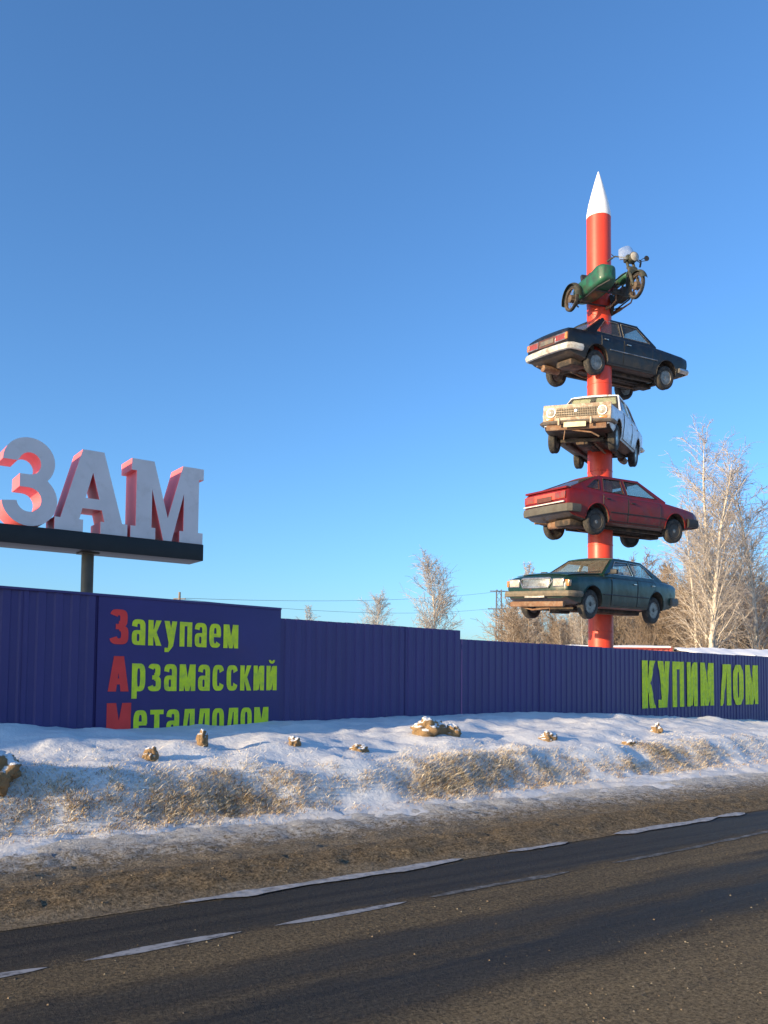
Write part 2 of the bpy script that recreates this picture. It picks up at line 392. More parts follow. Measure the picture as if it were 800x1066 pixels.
# worn painted line in dashes, and the icy edge of the asphalt
def strip(name, segs, tc, wid, mat, z, rag):
    mb = MB()
    for (a, b) in segs:
        k = max(6, int((b - a) * 14)); P = []
        for i in range(k + 1):
            s = a + (b - a) * i / k; e = min(1., i / 3., (k - i) / 3.) ** .5
            c = tc + curve(s); w = wid * .5 * (1 + rag * 1.3 * fbm(s, 1.3, 2.2, 3, tc)) * max(.06, e)
            d = rag * .05 * fbm(s, 7.7, 1.1, 2, tc)
            P += [(s, c - w + d, z), (s, c + w + d, z)]
        mb.add(P, [(2 * i, 2 * i + 2, 2 * i + 3, 2 * i + 1) for i in range(k)])
    o = mb.build(name, mat, smooth=0); o.rotation_euler.z = RA; return tag(o, kind='structure')
strip('lane_marking', [(-6, -3.2), (-2.9, -.4), (-.2, .90), (1.08, 1.97), (2.18, 3.15)], 4.475, .072, M['paint_line'], .004, .35)
n = NT('faded_white_paint'); wv = n.ramp(n.noise(14, 7, .78, n.coord((.6, 1, 1))), (.46, 0.), (.66, 1.))
n.col(n.mix(wv, (.045, .042, .038), (.20, .20, .20))); n.b.inputs['Roughness'].default_value = .8; M['faded_line'] = n.m
strip('lane_marking', [(3.35, 4.7), (5.2, 8.6), (9.5, 14), (18, 26)], 4.475, .06, M['faded_line'], .004, .5)
strip('edge_marking', [(-5, -3.4), (1.86, 4.25), (4.75, 5.5), (6.15, 8.4), (9.8, 14.5), (16, 24)], 5.22, .11, M['ice'], .010, .8)

# ------------------------------------------------------------------ dry frosted grass (stuff)
def grass():
    rs = np.random.RandomState(3); V = []; F = []; MI = []
    cnt = tries = 0
    while cnt < 75000 and tries < 600000:
        tries += 1
        s = rs.uniform(-5, 30) if rs.rand() < .35 else rs.uniform(-1.5, 12)
        f0 = face_t(s)
        q = rs.rand(); t = f0 + (rs.normal(.26, .17) if q < .93 else rs.uniform(0, 1.3))
        if t < 7.1: continue
        cl = fbm(s * .6, t, 1.1, 3, 12.) + .6 * fbm(s, t, .35, 2, 31.) + .5 * fbm(s, t, 5, 2, 41.) - max(0, q - .86) * 3
        cl -= .028 * max(0, s - 6)
        if cl < rs.uniform(-.55, .52): continue
        z = snow_h(s, t) - .012
        h = rs.uniform(.014, .046) * (1 + .6 * max(0, cl)) * (1. if rs.rand() < .94 else 1.9); w = rs.uniform(.0014, .0042)
        an = rs.uniform(0, 6.283); le = rs.uniform(.5, 2.2) * h; la = rs.normal(-1.57, 1.2)
        dx, dy = math.cos(an) * w, math.sin(an) * w; lx, ly = math.cos(la) * le, math.sin(la) * le
        b = len(V)
        V += [(s - dx, t - dy, z), (s + dx, t + dy, z), (s + lx * .45 + dx * .8, t + ly * .45 + dy * .8, z + h * .62), (s + lx * .45 - dx * .8, t + ly * .45 - dy * .8, z + h * .62), (s + lx, t + ly, z + h * .9)]
        up = (t - f0) + .35 * fbm(s, t, 1.6, 2, 51.)
        k = 1 if rs.rand() < .48 + .5 * up else (0 if rs.rand() < .66 else 2)
        F += [(b, b + 1, b + 2, b + 3), (b + 3, b + 2, b + 4)]; MI += [k, k]
        cnt += 1
    mb = MB(); mb.v, mb.f, mb.m = V, F, MI
    o = mb.build('dry_grass', [simple('straw', (.46, .31, .15), .9, bump=0), simple('frosted_straw', (.66, .58, .46), .9, bump=0), simple('brown_stalk', (.20, .12, .06), .9, bump=0)], smooth=0, fix=False)
    o.rotation_euler.z = RA; return o
tag(grass(), kind='stuff', label='dry frosted roadside grass sticking out of the snow along the road edge', cat='grass')

def gravel():
    rs = np.random.RandomState(8); mb = MB(); cnt = 0
    while cnt < 7000:
        s = rs.uniform(-1, 14)
        q = rs.rand()
        if q < .45: t = rs.normal(5.85, .28); c = curve(s) * (1 - smooth(5.3, 7.1, t)); z = shoulder_h(s, t); y = t + c
        elif q < .9: t = rs.normal(2.55, .38); z = 0.; y = t + curve(s)
        else: t = rs.normal(4.2, .16); z = 0.; y = t + curve(s)
        if (q < .45 and not 5.35 < t < 6.7) or t < .5: continue
        if fbm(s * .5, t, 1.3, 3, 61.) < rs.uniform(-.5, .4): continue
        r = .003 + .006 * rs.rand() ** 4; P = []
        for d in ((1, 0, 0), (0, 1, 0), (-1, 0, 0), (0, -1, 0), (0, 0, .8)): P.append((s + d[0] * r * rs.uniform(.7, 1.3), y + d[1] * r * rs.uniform(.7, 1.3), z + d[2] * r))
        mb.add(P, [(0, 1, 4), (1, 2, 4), (2, 3, 4), (3, 0, 4)], int(rs.randint(3))); cnt += 1
    o = mb.build('gravel', [simple('brown_grit', (.20, .14, .08), .9, bump=0), simple('dark_grit', (.05, .042, .035), .9, bump=0), simple('pale_grit', (.20, .165, .11), .9, bump=0)], smooth=0, fix=False)
    o.rotation_euler.z = RA; return tag(o, kind='stuff', label='loose brown grit along the asphalt edge and the near lane', cat='gravel')
gravel()

# ------------------------------------------------------------------ brown clods in the snow
n = NT('snow_capped_clod')
g = n.n('NewGeometry'); sp = n.n('SeparateXYZ'); n.l(g.outputs['Normal'], sp.inputs[0])
cap = n.math('ADD', sp.outputs[2], n.math('MULTIPLY', n.math('SUBTRACT', n.noise(9, 5), .5), 1.3))
c = n.mix(n.noise(14, 6, .7), (.12, .07, .035), (.42, .27, .13))
n.col(n.mix(n.ramp(cap, (.52, 0.), (.68, 1.)), c, (.78, .79, .82))); n.b.inputs['Roughness'].default_value = .9
n.bump(n.noise(30, 6, .7), .8, .03); M['clod'] = n.m
def clod(s, t, size, label, seed, sink=.3):
    bm = bmesh.new(); bmesh.ops.create_icosphere(bm, subdivisions=4, radius=1)
    for v in bm.verts:
        p = v.co.copy(); d = 1 + .42 * noise.noise(p * 1.4 + Vector((seed, 0, 0))) + .26 * noise.noise(p * 3.4 + Vector((0, seed, 0))) + .14 * noise.noise(p * 8 + Vector((0, 0, seed)))
        v.co = Vector((p.x * size[0], p.y * size[1], p.z * size[2])) * d
    me = bpy.data.meshes.new('snow_clod'); bm.to_mesh(me); bm.free(); me.materials.append(M['clod'])
    me.polygons.foreach_set('use_smooth', [True] * len(me.polygons))
    o = bpy.data.objects.new('snow_clod', me); COL.objects.link(o); x, y = st2w(s, t)
    o.location = (x, y, snow_h(s, t) + size[2] * (1 - sink) - .03); o.rotation_euler.z = RA + .2
    return tag(o, label, 'clod', 'brown clods poking out of the snow bank')
clod(6.68, 9.05, (.26, .15, .15), 'largest orange brown clod in the snow below the middle fence', 1.3, 0.48)
clod(7.02, 8.98, (.12, .10, .11), 'narrow snow topped clod touching the largest orange clod', 8.3, 0.48)
clod(2.63, 8.38, (.07, .065, .10), 'small upright orange clod in snow below the red first letters', 2.1, 0.33)
clod(3.28, 8.62, (.06, .06, .11), 'small upright clod on the snow mound under the green lettering', 3.4, 0.28)
clod(4.38, 8.58, (.075, .07, .075), 'small dark clod in snow below the end of the lettered panel', 4.2, 0.43)
clod(5.24, 8.54, (.12, .08, .07), 'flat dark clod in snow left of the largest orange clod', 5.9, 0.53)
clod(1.10, 7.83, (.19, .17, .19), 'big brown snow capped clod cut by the left edge of the photo', 14.2, 0.38)
clod(8.52, 8.65, (.14, .10, .09), 'dark twiggy clod in snow left of the red pole foot', 7.7, 0.53)
clod(9.95, 8.36, (.13, .09, .06), 'low brown clod at the grass edge below the yellow green words', 9.9, 0.53)
clod(11.58, 9.16, (.10, .09, .10), 'small grey brown clod in snow nearest the yellow green words', 11.2, 0.48)

# ------------------------------------------------------------------ lettering
def rect(a, b, c, d): return [(a, b), (c, b), (c, d), (a, d)]
def arc(cx, cy, rx, ry, tx, ty, a0, a1, n=20, p=.62):
    """band of a rounded-box ring between two angles"""
    def pt(rx, ry, t):
        c, s = math.cos(t), math.sin(t); return (cx + rx * math.copysign(abs(c) ** p, c), cy + ry * math.copysign(abs(s) ** p, s))
    ts = [R(a0) + (R(a1) - R(a0)) * i / n for i in range(n + 1)]
    return [pt(rx, ry, t) for t in ts] + [pt(rx - tx, ry - ty, t) for t in reversed(ts)]
def glyph(ch, h, w, s, v):
    """strokes of one condensed heavy Cyrillic letter: cell h x w, stem s, bar v"""
    c = ch.lower(); W = w
    if c == 'п': return [rect(0, 0, s, h), rect(W - s, 0, W, h), rect(0, h - v, W, h)], W
    if c == 'т': return [rect(W / 2 - s / 2, 0, W / 2 + s / 2, h), rect(0, h - v, W, h)], W
    if c in 'ий':
        L = [rect(0, 0, s, h), rect(W - s, 0, W, h), [(s * .3, .02 * h), (s * 1.25, .02 * h), (W - s * .3, .98 * h), (W - s * 1.25, .98 * h)]]
        if c == 'й': L.append(arc(W / 2, h * 1.24, W * .30, h * .15, s * .5, s * .45, 180, 360, 14, 1.))
        return L, W
    if c == 'м':
        W = w * 1.3; return [rect(0, 0, s * .95, h), rect(W - s * .95, 0, W, h), [(0, h), (s * 1.25, h), (W / 2 + s * .42, 0), (W / 2 - s * .42, 0)], [(W - s * 1.25, h), (W, h), (W / 2 + s * .42, 0), (W / 2 - s * .42, 0)]], W
    if c == 'л': return [rect(W - s, 0, W, h), rect(W * .2, h - v, W, h), [(0, 0), (s * .35, 0), (s * .85, .10 * h), (W * .22 + s * .95, h), (W * .2, h), (s * .12, .16 * h), (0, .14 * h)]], W
    if c == 'к': return [rect(0, 0, s, h), [(s * .8, h * .42), (W - s * 1.05, h), (W, h), (s * 1.15, h * .30)], [(s * .75, h * .62), (s * 1.35, h * .66), (W * 1.02, 0), (W - s * 1.05, 0)]], W
    if c == 'у': return [[(0, h), (s * 1.05, h), (W / 2 + s * .62, h * .20), (W / 2 - s * .35, h * .12)], [(W - s * 1.0, h), (W, h), (W / 2 + s * .55, h * .0), (W * .36, -h * .24 if ch == 'у' else 0), (W * .05, -h * .24 if ch == 'у' else 0), (W * .05, (-h * .24 if ch == 'у' else 0) + v), (W * .30, (-h * .24 if ch == 'у' else 0) + v)]], W
    if c == 'о': return [arc(W / 2, h / 2, W / 2, h / 2, s, v, 0, 180), arc(W / 2, h / 2, W / 2, h / 2, s, v, 180, 360)], W
    if c == 'с': return [arc(W / 2, h / 2, W / 2, h / 2, s, v, 24, 336, 30)], W
    if c == 'е': return [arc(W / 2, h / 2, W / 2, h / 2, s, v, 0, 325, 32), rect(s * .6, h * .44, W - s * .1, h * .44 + v * .85)], W
    if c == 'а' and ch == 'а': return [rect(W - s, 0, W, h * .74), arc(W / 2, h * .66, W / 2, h * .34, s, v, 0, 175, 18), arc(W * .46, h * .29, W * .46, h * .29, s * .95, v * .85, 0, 180), arc(W * .46, h * .29, W * .46, h * .29, s * .95, v * .85, 180, 360)], W
    if ch == 'А': return [[(0, 0), (s, 0), (W / 2 + s * .25, h), (W / 2 - s * .62, h)], [(W - s, 0), (W, 0), (W / 2 + s * .62, h), (W / 2 - s * .25, h)], rect(W * .2, h * .20, W * .8, h * .20 + v)], W
    if c == 'р': return [rect(0, -h * .26, s, h), arc(W / 2, h / 2, W / 2, h / 2, s, v, 0, 180), arc(W / 2, h / 2, W / 2, h / 2, s, v, 180, 360)], W
    if c == 'з': return [arc(W * .46, h * .745, W * .46, h * .255, s, v, -90, 165, 22), arc(W * .48, h * .275, W * .5, h * .275, s, v, -165, 90, 22), rect(W * .30, h * .50 - v * .42, W * .62, h * .50 + v * .48)], W
    raise ValueError(ch)
def text_mesh(text, x0, x1, z0, h, mat_name, parent, depth_fn, cuts=None, asc=None):
    cells = []; x = 0.; w = h * .60; s = h * .235; v = h * .17; gap = h * .13
    for ch in text:
        if ch == ' ': x += w * .55; continue
        g, W = glyph(ch, h, w, s, v); cells.append((g, x)); x += W + gap
    k = (x1 - x0) / (x - gap); mb = MB(); q = 0
    for g, gx in cells:
        for i, p in enumerate(g):
            off = .0045 + .0006 * i
            tmp = MB(); tmp.poly([[((a + gx) * k + x0, b + z0) for (a, b) in p]], lambda a, b, kk: (a, -off, b), thick=0)
            if cuts is not None:
                bm = bmesh.new(); vv = [bm.verts.new(c) for c in tmp.v]
                for f in tmp.f:
                    try: bm.faces.new([vv[j] for j in f])
                    except ValueError: pass
                us = [c[0] for c in tmp.v]
                for cu in cuts:
                    if min(us) < cu < max(us): bmesh.ops.bisect_plane(bm, geom=list(bm.verts) + list(bm.edges) + list(bm.faces), plane_co=(cu, 0, 0), plane_no=(1, 0, 0))
                bm.verts.index_update()
                tmp.v = [v.co[:] for v in bm.verts]; tmp.f = [[v.index for v in f.verts] for f in bm.faces]; bm.free()
            mb.add([(a, y + depth_fn(a), z) for (a, y, z) in tmp.v], tmp.f)
    return mb.build('lettering', M[mat_name], parent, smooth=0, fix=False)

# ------------------------------------------------------------------ the fence
M['fence'] = simple('blue_fence_paint', (.034, .027, .150), .55, 0, .10, 2.0, dirt=(.05, .04, .12), damt=.35, dscale=3, bump=.06)
M['banner'] = simple('blue_banner', (.044, .027, .138), .57, 0, .10, 1.5, dirt=(.062, .030, .12), damt=.35, dscale=1.2, bump=.05)
M['steel'] = simple('galvanised_post', (.20, .20, .21), .5, .7)
M['yellow_green'] = simple('yellow_green_paint', (.80, .84, .02), .65, 0, .12, 4., dirt=(.50, .56, .07), damt=.42, dscale=11, bump=.05)
M['red_paint'] = simple('red_letter_paint', (.95, .045, .035), .6, 0, .10, 4., bump=.05)
def sheet_paint():
    """profiled steel: sun-faded streaks, dust and road splash low down"""
    n = NT('blue_fence_paint'); z = n.axis(2); a = n.noise(1.1, 6, .65, n.coord((1, 1, .35))); b = n.noise(24, 5, .7, n.coord((1, 1, .12))); c = n.noise(9, 7, .75)
    base = n.mix(n.ramp(a, (.3, 0.), (.7, 1.)), (.038, .024, .125), (.054, .034, .158))
    base = n.mix(n.math('MULTIPLY', n.ramp(b, (.55, 0.), (.72, 1.)), .30), base, (.085, .062, .18))
    sp = n.math('ADD', n.math('MULTIPLY', n.math('SUBTRACT', 1.15, z), .9), n.math('MULTIPLY', n.math('SUBTRACT', c, .62), 3.2), True)
    n.col(n.mix(n.math('MULTIPLY', sp, .38), base, (.15, .14, .17))); n.l(n.math('ADD', n.math('MULTIPLY', a, .25), .36), n.b.inputs['Roughness']); n.bump(a, .12, .03); return n.m
M['fence'] = sheet_paint()
FE = (.71516, .69896); FA = math.atan2(FE[1], FE[0]); PER = .20
def prof(u):                                    # trapezoid ribs, outward is -y
    x = (u / PER) % 1.0
    if x < .42: return -.016
    if x < .52: return -.016 + .016 * (x - .42) / .10
    if x < .90: return 0.
    return -.016 * (x - .90) / .10
BRK = [0., .42, .52, .90]
def fence(u0, u1, ztop, zbot, seams, label):
    back = .012 if u0 > 0 else 0.; back += .012 if u0 > 6 else 0.
    cx, cy = -4.3 + FE[0] * u0 - FE[1] * back, 9.16 + FE[1] * u0 + FE[0] * back
    r = empty('metal_fence', (cx, cy, 0), (0, 0, FA)); tag(r, label, 'fence', 'corrugated blue fence sections')
    ed = [u0] + seams + [u1]
    for si, (a, b) in enumerate(zip(ed[:-1], ed[1:])):
        a -= .03 if si else 0.
        us = [a]; k = math.floor(a / PER)
        while k * PER < b:
            us += [k * PER + q * PER for q in BRK if a + .003 < k * PER + q * PER < b - .003]; k += 1
        us.append(b); dz = rnd.uniform(-.006, .006); dy = (si % 2) * .007 + rnd.uniform(-.001, .001)
        P = []; nz = 3
        for u in us:
            for j in range(nz + 1): P.append((u - u0, prof(u) + dy + .004 * noise.noise(Vector((u * .8, j * 1.3, 2))), zbot + (ztop + dz - zbot) * j / nz))
        w = nz + 1; F = [(i * w + j, (i + 1) * w + j, (i + 1) * w + j + 1, i * w + j + 1) for i in range(len(us) - 1) for j in range(nz)]
        P2 = [(x, y + .004, z) for (x, y, z) in P]; o = len(P)
        F2 = [tuple(i + o for i in reversed(f)) for f in F]
        T = [(i * w + nz, (i + 1) * w + nz, (i + 1) * w + nz + o, i * w + nz + o) for i in range(len(us) - 1)]
        mb = MB(); mb.add(P + P2, F + F2 + T); mb.build('sheet', M['fence'], r, smooth=0, fix=False)
    u = u0 + .12
    while u < u1:
        mb = MB(); mb.box((u - u0, .07, ztop / 2 - .1), (.06, .04, ztop + .1), .004); mb.build('post', M['steel'], r); u += 2.6
    for z in (ztop - .25, zbot + .35):
        mb = MB(); mb.box(((u1 - u0) / 2, .035, z), (u1 - u0 - .02, .03, .05), .004); mb.build('rail', M['steel'], r)
    return r
fl = fence(-13.0, 3.90, 2.455, -.05, [-9.4, -6.0, -2.9, .26], 'tallest left fence section, dark blue, with three rows of lettering')
fm = fence(3.87, 7.95, 2.325, -.05, [5.2, 6.56], 'blue fence section of middle height between lettered panel and low fence')
fr = fence(7.925, 34.0, 2.165, -.3, [9.2, 10.45, 11.6, 12.8, 14.1, 15.3, 16.5, 17.7, 18.75, 20.0, 21.9, 23.2, 25, 28, 31], 'lowest blue fence section, longest, painted with two yellow green words')
off = 13.0
mb = MB(); mb.box((off + 2.505, -.022, 1.25), (2.77, .006, 2.405), .002); bn = mb.build('banner', M['banner'], fl); bn['label'] = 'smooth lettered blue panel'
mb = MB()
for zz, dd in ((2.461, 0),): mb.box((off - 4.56, -.010, zz - .008), (16.9, .056, .030), .003)
mb.build('top_cap', M['fence'], fl)
bd = lambda a: -.026
for (cap, low, z0, hc, hl, xa, xb, xc) in (('З', 'акупаем', 1.855, .435, .325, (1.27, 1.52), 1.56, 3.15), ('А', 'рзамасский', 1.272, .437, .35, (1.262, 1.535), 1.575, 3.825), ('М', 'еталлолом', .69, .44, .345, (1.255, 1.575), 1.61, 3.685)):
    t1 = text_mesh(cap, xa[0] + off, xa[1] + off, z0, hc, 'red_paint', fl, bd); t1['label'] = 'big red first letter'
    t2 = text_mesh(low, xb + off, xc + off, z0, hl, 'yellow_green', fl, bd); t2['label'] = 'yellow green small letters'
cuts = [k * PER + q * PER - 7.925 for k in range(70, 112) for q in BRK]
pd = lambda a: prof(a + 7.925) - .008
text_mesh('КУПИМ', 14.58 - 7.925, 18.47 - 7.925, .77, 1.14, 'yellow_green', fr, pd, cuts)
text_mesh('ЛОМ', 18.9 - 7.925, 21.49 - 7.925, .75, 1.14, 'yellow_green', fr, pd, cuts)

# ------------------------------------------------------------------ raised sign with three block letters
M['letter_face'] = simple('pale_letter_face', (.64, .60, .60), .6, 0, .06, 2., dirt=(.50, .46, .44), damt=.35, dscale=3, bump=.03)
M['letter_side'] = simple('red_letter_side', (.82, .14, .15), .5, 0, .08, 3., bump=.03)
M['sign_black'] = simple('black_beam', (.012, .012, .013), .5, .2, .2)
M['sign_post'] = simple('sign_post', (.085, .075, .058), .6, .3, .2)
sg = empty('letter_sign', (-4.1, 11.5, 0), (0, 0, math.atan2(.586, .81)))
tag(sg, 'raised sign of three big pale block letters with red sides on black beam', 'sign')
mb = MB(); mb.box((-1.7, .275, 3.355), (6.66, .53, .25), .006); mb.build('beam', M['sign_black'], sg)
for px in (-.02, -3.6):
    mb = MB(); mb.lathe([(.085, 0), (.085, 3.23)], 24, 'Z', (px, .30, 0)); mb.box((px, .3, 3.22), (.26, .26, .02), .002); mb.build('post', M['sign_post'], sg)
def arc_pts(cx, cy, rx, ry, a0, a1, n): return [(cx + rx * math.cos(R(a0 + (a1 - a0) * i / n)), cy + ry * math.sin(R(a0 + (a1 - a0) * i / n))) for i in range(n + 1)]
def block(loops, x0, x1, z0, z1, w, h):
    sx, sz = (x1 - x0) / w, (z1 - z0) / h; mb = MB()
    D = .47
    mb.poly(loops, lambda a, b, k: (x0 + a * sx, .03 + D * k, z0 + b * sz), 1., 0, 1)
    # a pale face sheet a little larger than the red returns
    return mb.build('letter', [M['letter_face'], M['letter_side']], sg, smooth=30)
# M with slab serifs (w 1.2, h 1.16)
s_, v_ = .235, .17
Mo = [(0, 0), (.40, 0), (.40, v_), (.335, v_), (.335, .74), (.53, 0), (.67, 0), (.865, .74), (.865, v_), (.80, v_), (.80, 0), (1.2, 0), (1.2, v_), (1.12, v_), (1.12, .99), (1.2, .99), (1.2, 1.16), (.84, 1.16), (.60, .34), (.36, 1.16), (0, 1.16), (0, .99), (.08, .99), (.08, v_), (0, v_)]
block([Mo], .50, 1.62, 3.485, 4.65, 1.2, 1.16)
Ao = [(0, 0), (.40, 0), (.40, v_), (.345, v_), (.385, .33), (.665, .33), (.705, v_), (.65, v_), (.65, 0), (1.05, 0), (1.05, v_), (.97, v_), (.68, 1.16), (.37, 1.16), (.08, v_), (0, v_)]
Ai = [(.425, .48), (.525, .85), (.625, .48)]
block([Ao, Ai], -.56, .455, 3.485, 4.66, 1.05, 1.16)
def zo():
    o = []
    o += arc_pts(.40, .85, .40, .31, 172, 0, 14)[:-1] + arc_pts(.46, .85, .34, .31, 0, -48, 6)     # outer top, to waist
    o += arc_pts(.42, .345, .43, .345, 40, -165, 22)
    o += [(.0, .30), (.22, .32)]
    o += arc_pts(.41, .345, .19, .16, -165, 90, 16)
    o += [(.26, .505), (.26, .675)]
    o += arc_pts(.41, .82, .17, .145, -90, 158, 14)
    o += [(.22, .84), (.0, .84)]
    return o
block([zo()], -1.24, -.53, 3.485, 4.70, .85, 1.16)

# ------------------------------------------------------------------ the red rocket pole
n = NT('red_pole_paint'); a = n.noise(2.2, 6, .65); k = n.noise(9, 6, .7, n.coord((1, 1, .07)))
c = n.mix(a, (.54, .042, .018), (.66, .060, .026)); c = n.mix(n.math('MULTIPLY', n.ramp(k, (.55, 0.), (.72, 1.)), .45), c, (.30, .045, .022))
n.col(c); n.l(n.math('ADD', n.math('MULTIPLY', a, .25), .30), n.b.inputs['Roughness']); n.bump(n.noise(3, 3), .10, .02); M['pole_red'] = n.m
M['cone_white'] = simple('white_cone_paint', (.80, .79, .77), .5, 0, .05, 2., dirt=(.45, .40, .35), damt=.25, dscale=5, bump=.05)
PX, PY, PR = 5.37, 20.2, .302
pole = empty('rocket_pole', (PX, PY, 0)); tag(pole, 'tall red steel pole with white pointed tip carrying the cars', 'pole')
mb = MB(); mb.lathe([(PR, -.2), (PR, 13.18)], 48, 'Z')
for z in (2.6, 4.75, 6.6, 8.8, 10.9): mb.lathe([(PR, z), (PR + .008, z + .006), (PR + .008, z + .03), (PR, z + .036)], 48, 'Z')
mb.build('shaft', M['pole_red'], pole)
mb = MB(); mb.lathe([(PR + .004, 13.14), (PR, 13.25), (PR * .85, 13.5), (PR * .60, 13.8), (PR * .33, 14.1), (PR * .15, 14.28), (.012, 14.38), (.004, 14.39)], 48, 'Z'); mb.build('nose_cone', M['cone_white'], pole, smooth=40)

# ------------------------------------------------------------------ cars
def lerp(a, b, t): return a + (b - a) * t
def make_car(S):
    r = empty(S['name'], S['pos'], (R(S['rot'][0]), R(S['rot'][1]), R(S['rot'][2])))
    tag(r, S['label'], 'car', 'old cars impaled on the red pole')
    paint = S['paint']; xs = [q[0] for q in S['st']][::-1]
    col = lambda k: [q[k] for q in S['st']][::-1]
    Wf = lambda x: float(np.interp(x, xs, col(1))); zbf = lambda x: float(np.interp(x, xs, col(2)))
    zsf = lambda x: float(np.interp(x, xs, col(3))); ztf = lambda x: float(np.interp(x, xs, col(4)))
    def sect(x):
        W, zb, zs, zt = Wf(x), zbf(x), zsf(x), ztf(x)
        return [(0, zb), (.80 * W, zb), (.94 * W, zb + .025), (.975 * W, zb + .10), (W, min(zb + (zs - zb) * .55, zs - .17)), (.995 * W, zs - .13), (.975 * W, zs - .045), (.93 * W, zs), (.80 * W, lerp(zs, zt, .45)), (.45 * W, lerp(zs, zt, .88)), (0, zt)]
    def side_y(x, z):
        q = sect(x)[2:8]; return float(np.interp(z, [p[1] for p in q], [p[0] for p in q]))
    def top_z(x, y):
        q = sect(x)[7:]; return float(np.interp(abs(y), [p[0] for p in q][::-1], [p[1] for p in q][::-1]))
    # body shell
    N = 60; X = [x for x in (lerp(xs[0], xs[-1], i / N) for i in range(1, N)) if min(abs(x - q) for q in xs) > .012]; X = sorted(X + xs); mb = MB(); vs = []
    for x in X:
        h = sect(x); ringp = h + [(-y, z) for (y, z) in h[-2:0:-1]]; vs += [(x, y, z) for (y, z) in ringp]
    n = 20; fs = [(i * n + j, i * n + (j + 1) % n, (i + 1) * n + (j + 1) % n, (i + 1) * n + j) for i in range(len(X) - 1) for j in range(n)]
    fs += [tuple(range(n - 1, -1, -1)), tuple((len(X) - 1) * n + j for j in range(n))]
    mb.add(vs, fs); body = mb.build('body', paint, r)
    cut = []; AR = S['wr'] + .055
    for ax in (S['fa'], S['ra']):
        for sd in (1, -1):
            c = MB(); c.lathe([(AR, -.15), (AR, .15)], 36, 'Y', (ax, sd * (Wf(ax) - .10), S['az'])); cut.append(c.build('cut', M['under'], r))
    c = MB(); g0, g1 = S['tub']; c.box(((g0 + g1) / 2, 0, .90), (g1 - g0, 2 * S['yb'] - .16, 1.1), .05); cut.append(c.build('cut', M['interior'], r))
    carve(body, cut)
    # wheel arch lips
    for ax in (S['fa'], S['ra']):
        for sd in (1, -1):
            pts = []
            for k in range(19):
                t = R(-8 + 196 * k / 18); px, pz = ax + (AR + .004) * math.cos(t), S['az'] + (AR + .004) * math.sin(t)
                if pz > zbf(px) + .02: pts.append((px, sd * (side_y(px, pz) + .002), pz))
            if len(pts) > 3: mb = MB(); mb.tube(pts, .013, 6); mb.build('arch_lip', paint, r)
    # greenhouse
    A0, A1, R1, R0 = S['gh']; yb, yr = S['yb'], S['yr']; zlo = min(A0[1], R0[1]); zhi = max(A1[1], R1[1])
    def yat(z): return lerp(yb, yr, min(1.05, max(-.1, (z - zlo) / (zhi - zlo))))
    def side_map(sd, o): return lambda a, b, k: (a, sd * (yat(b) - o - .03 * k), b)
    roof = MB()
    for sd in (1, -1):
        lo = [A0, A1, R1, R0, (R0[0], R0[1] - .08), (A0[0], A0[1] - .08)]
        roof.poly([lo] + S['win'], side_map(sd, 0), 1.)
    def scr(base, top, bow):
        def f(v, w, d=0.):     # v -1..1, w 0..1
            zz = lerp(base[1], top[1], w); return (lerp(base[0], top[0], w) + bow * (1 - v * v), v * (lerp(yat(base[1]), yat(top[1]), w) - .004), zz)
        return f
    fw = scr(A0, A1, S.get('bow', .07)); rw = scr(R0, R1, -S.get('rbow', .05)); e = .07
    for f, sg_ in ((fw, 1), (rw, -1)):
        for (v0, v1, w0, w1) in ((-1, 1, -.04, .05), (-1, 1, .93, 1.0), (-1, -1 + e, .05, .93), (1 - e, 1, .05, .93)):
            roof.grid(lambda u, q: f(lerp(v0, v1, u), lerp(w0, w1, q)), 10, 2, .022 * sg_)
    cr = S['crown']; xa, xb = R1[0] - .01, A1[0] + .01
    def rf(u, q):
        x = lerp(xa, xb, u); v = lerp(-1, 1, q); ed = lerp(R1[1], A1[1], u); bow = (-S.get('rbow', .05) * (1 - u) + S.get('bow', .07) * u) * (1 - v * v) * (1 if u in (0., 1.) else abs(2 * u - 1) ** 3)
        return (x + bow, v * (yr + .006), ed + .004 + cr * (1 - abs(v) ** 2.6) * (.35 + .65 * math.sin(math.pi * min(1, max(0, u))) ** .6))
    roof.grid(lambda u, q: rf(u, q), 16, 16, .028)
    roof.build('roof', paint, r)
    for sd in (1, -1):
        for wl in S['win']:
            mb = MB(); mb.poly([wl], lambda a, b, k: (a, sd * (yat(b) - .012 - .005 * k), b), 1.)
            o = mb.build('side_window', M['glass'], r, smooth=0)
            t = MB(); cxw = sum(p[0] for p in wl) / len(wl); czw = sum(p[1] for p in wl) / len(wl)
            t.tube([(p[0], sd * (yat(p[1]) + .002), p[1]) for p in wl], .009, 5, closed=True); t.build('window_trim', S.get('trim', M['black']), o)
    mb = MB(); mb.grid(lambda u, q: fw(lerp(-1 + e, 1 - e, u), lerp(.05, .93, q)), 12, 4, .006); ws = mb.build('windscreen', S.get('wsglass', M['glass_dusty']), r)
    mb = MB(); mb.grid(lambda u, q: rw(lerp(-1 + e, 1 - e, u), lerp(.05, .93, q)), 12, 4, -.006); bw = mb.build('rear_window', S.get('rwglass', M['glass']), r)
    for f, ow in ((fw, ws), (rw, bw)):
        loop = [f(v, .05) for v in (-.93, -.5, 0, .5, .93)] + [f(.93, w) for w in (.4, .8, .93)] + [f(v, .93) for v in (.5, 0, -.5, -.93)] + [f(-.93, w) for w in (.8, .4)]
        t = MB(); t.tube(loop, .014, 5, closed=True); t.build('seal', M['black'], ow)
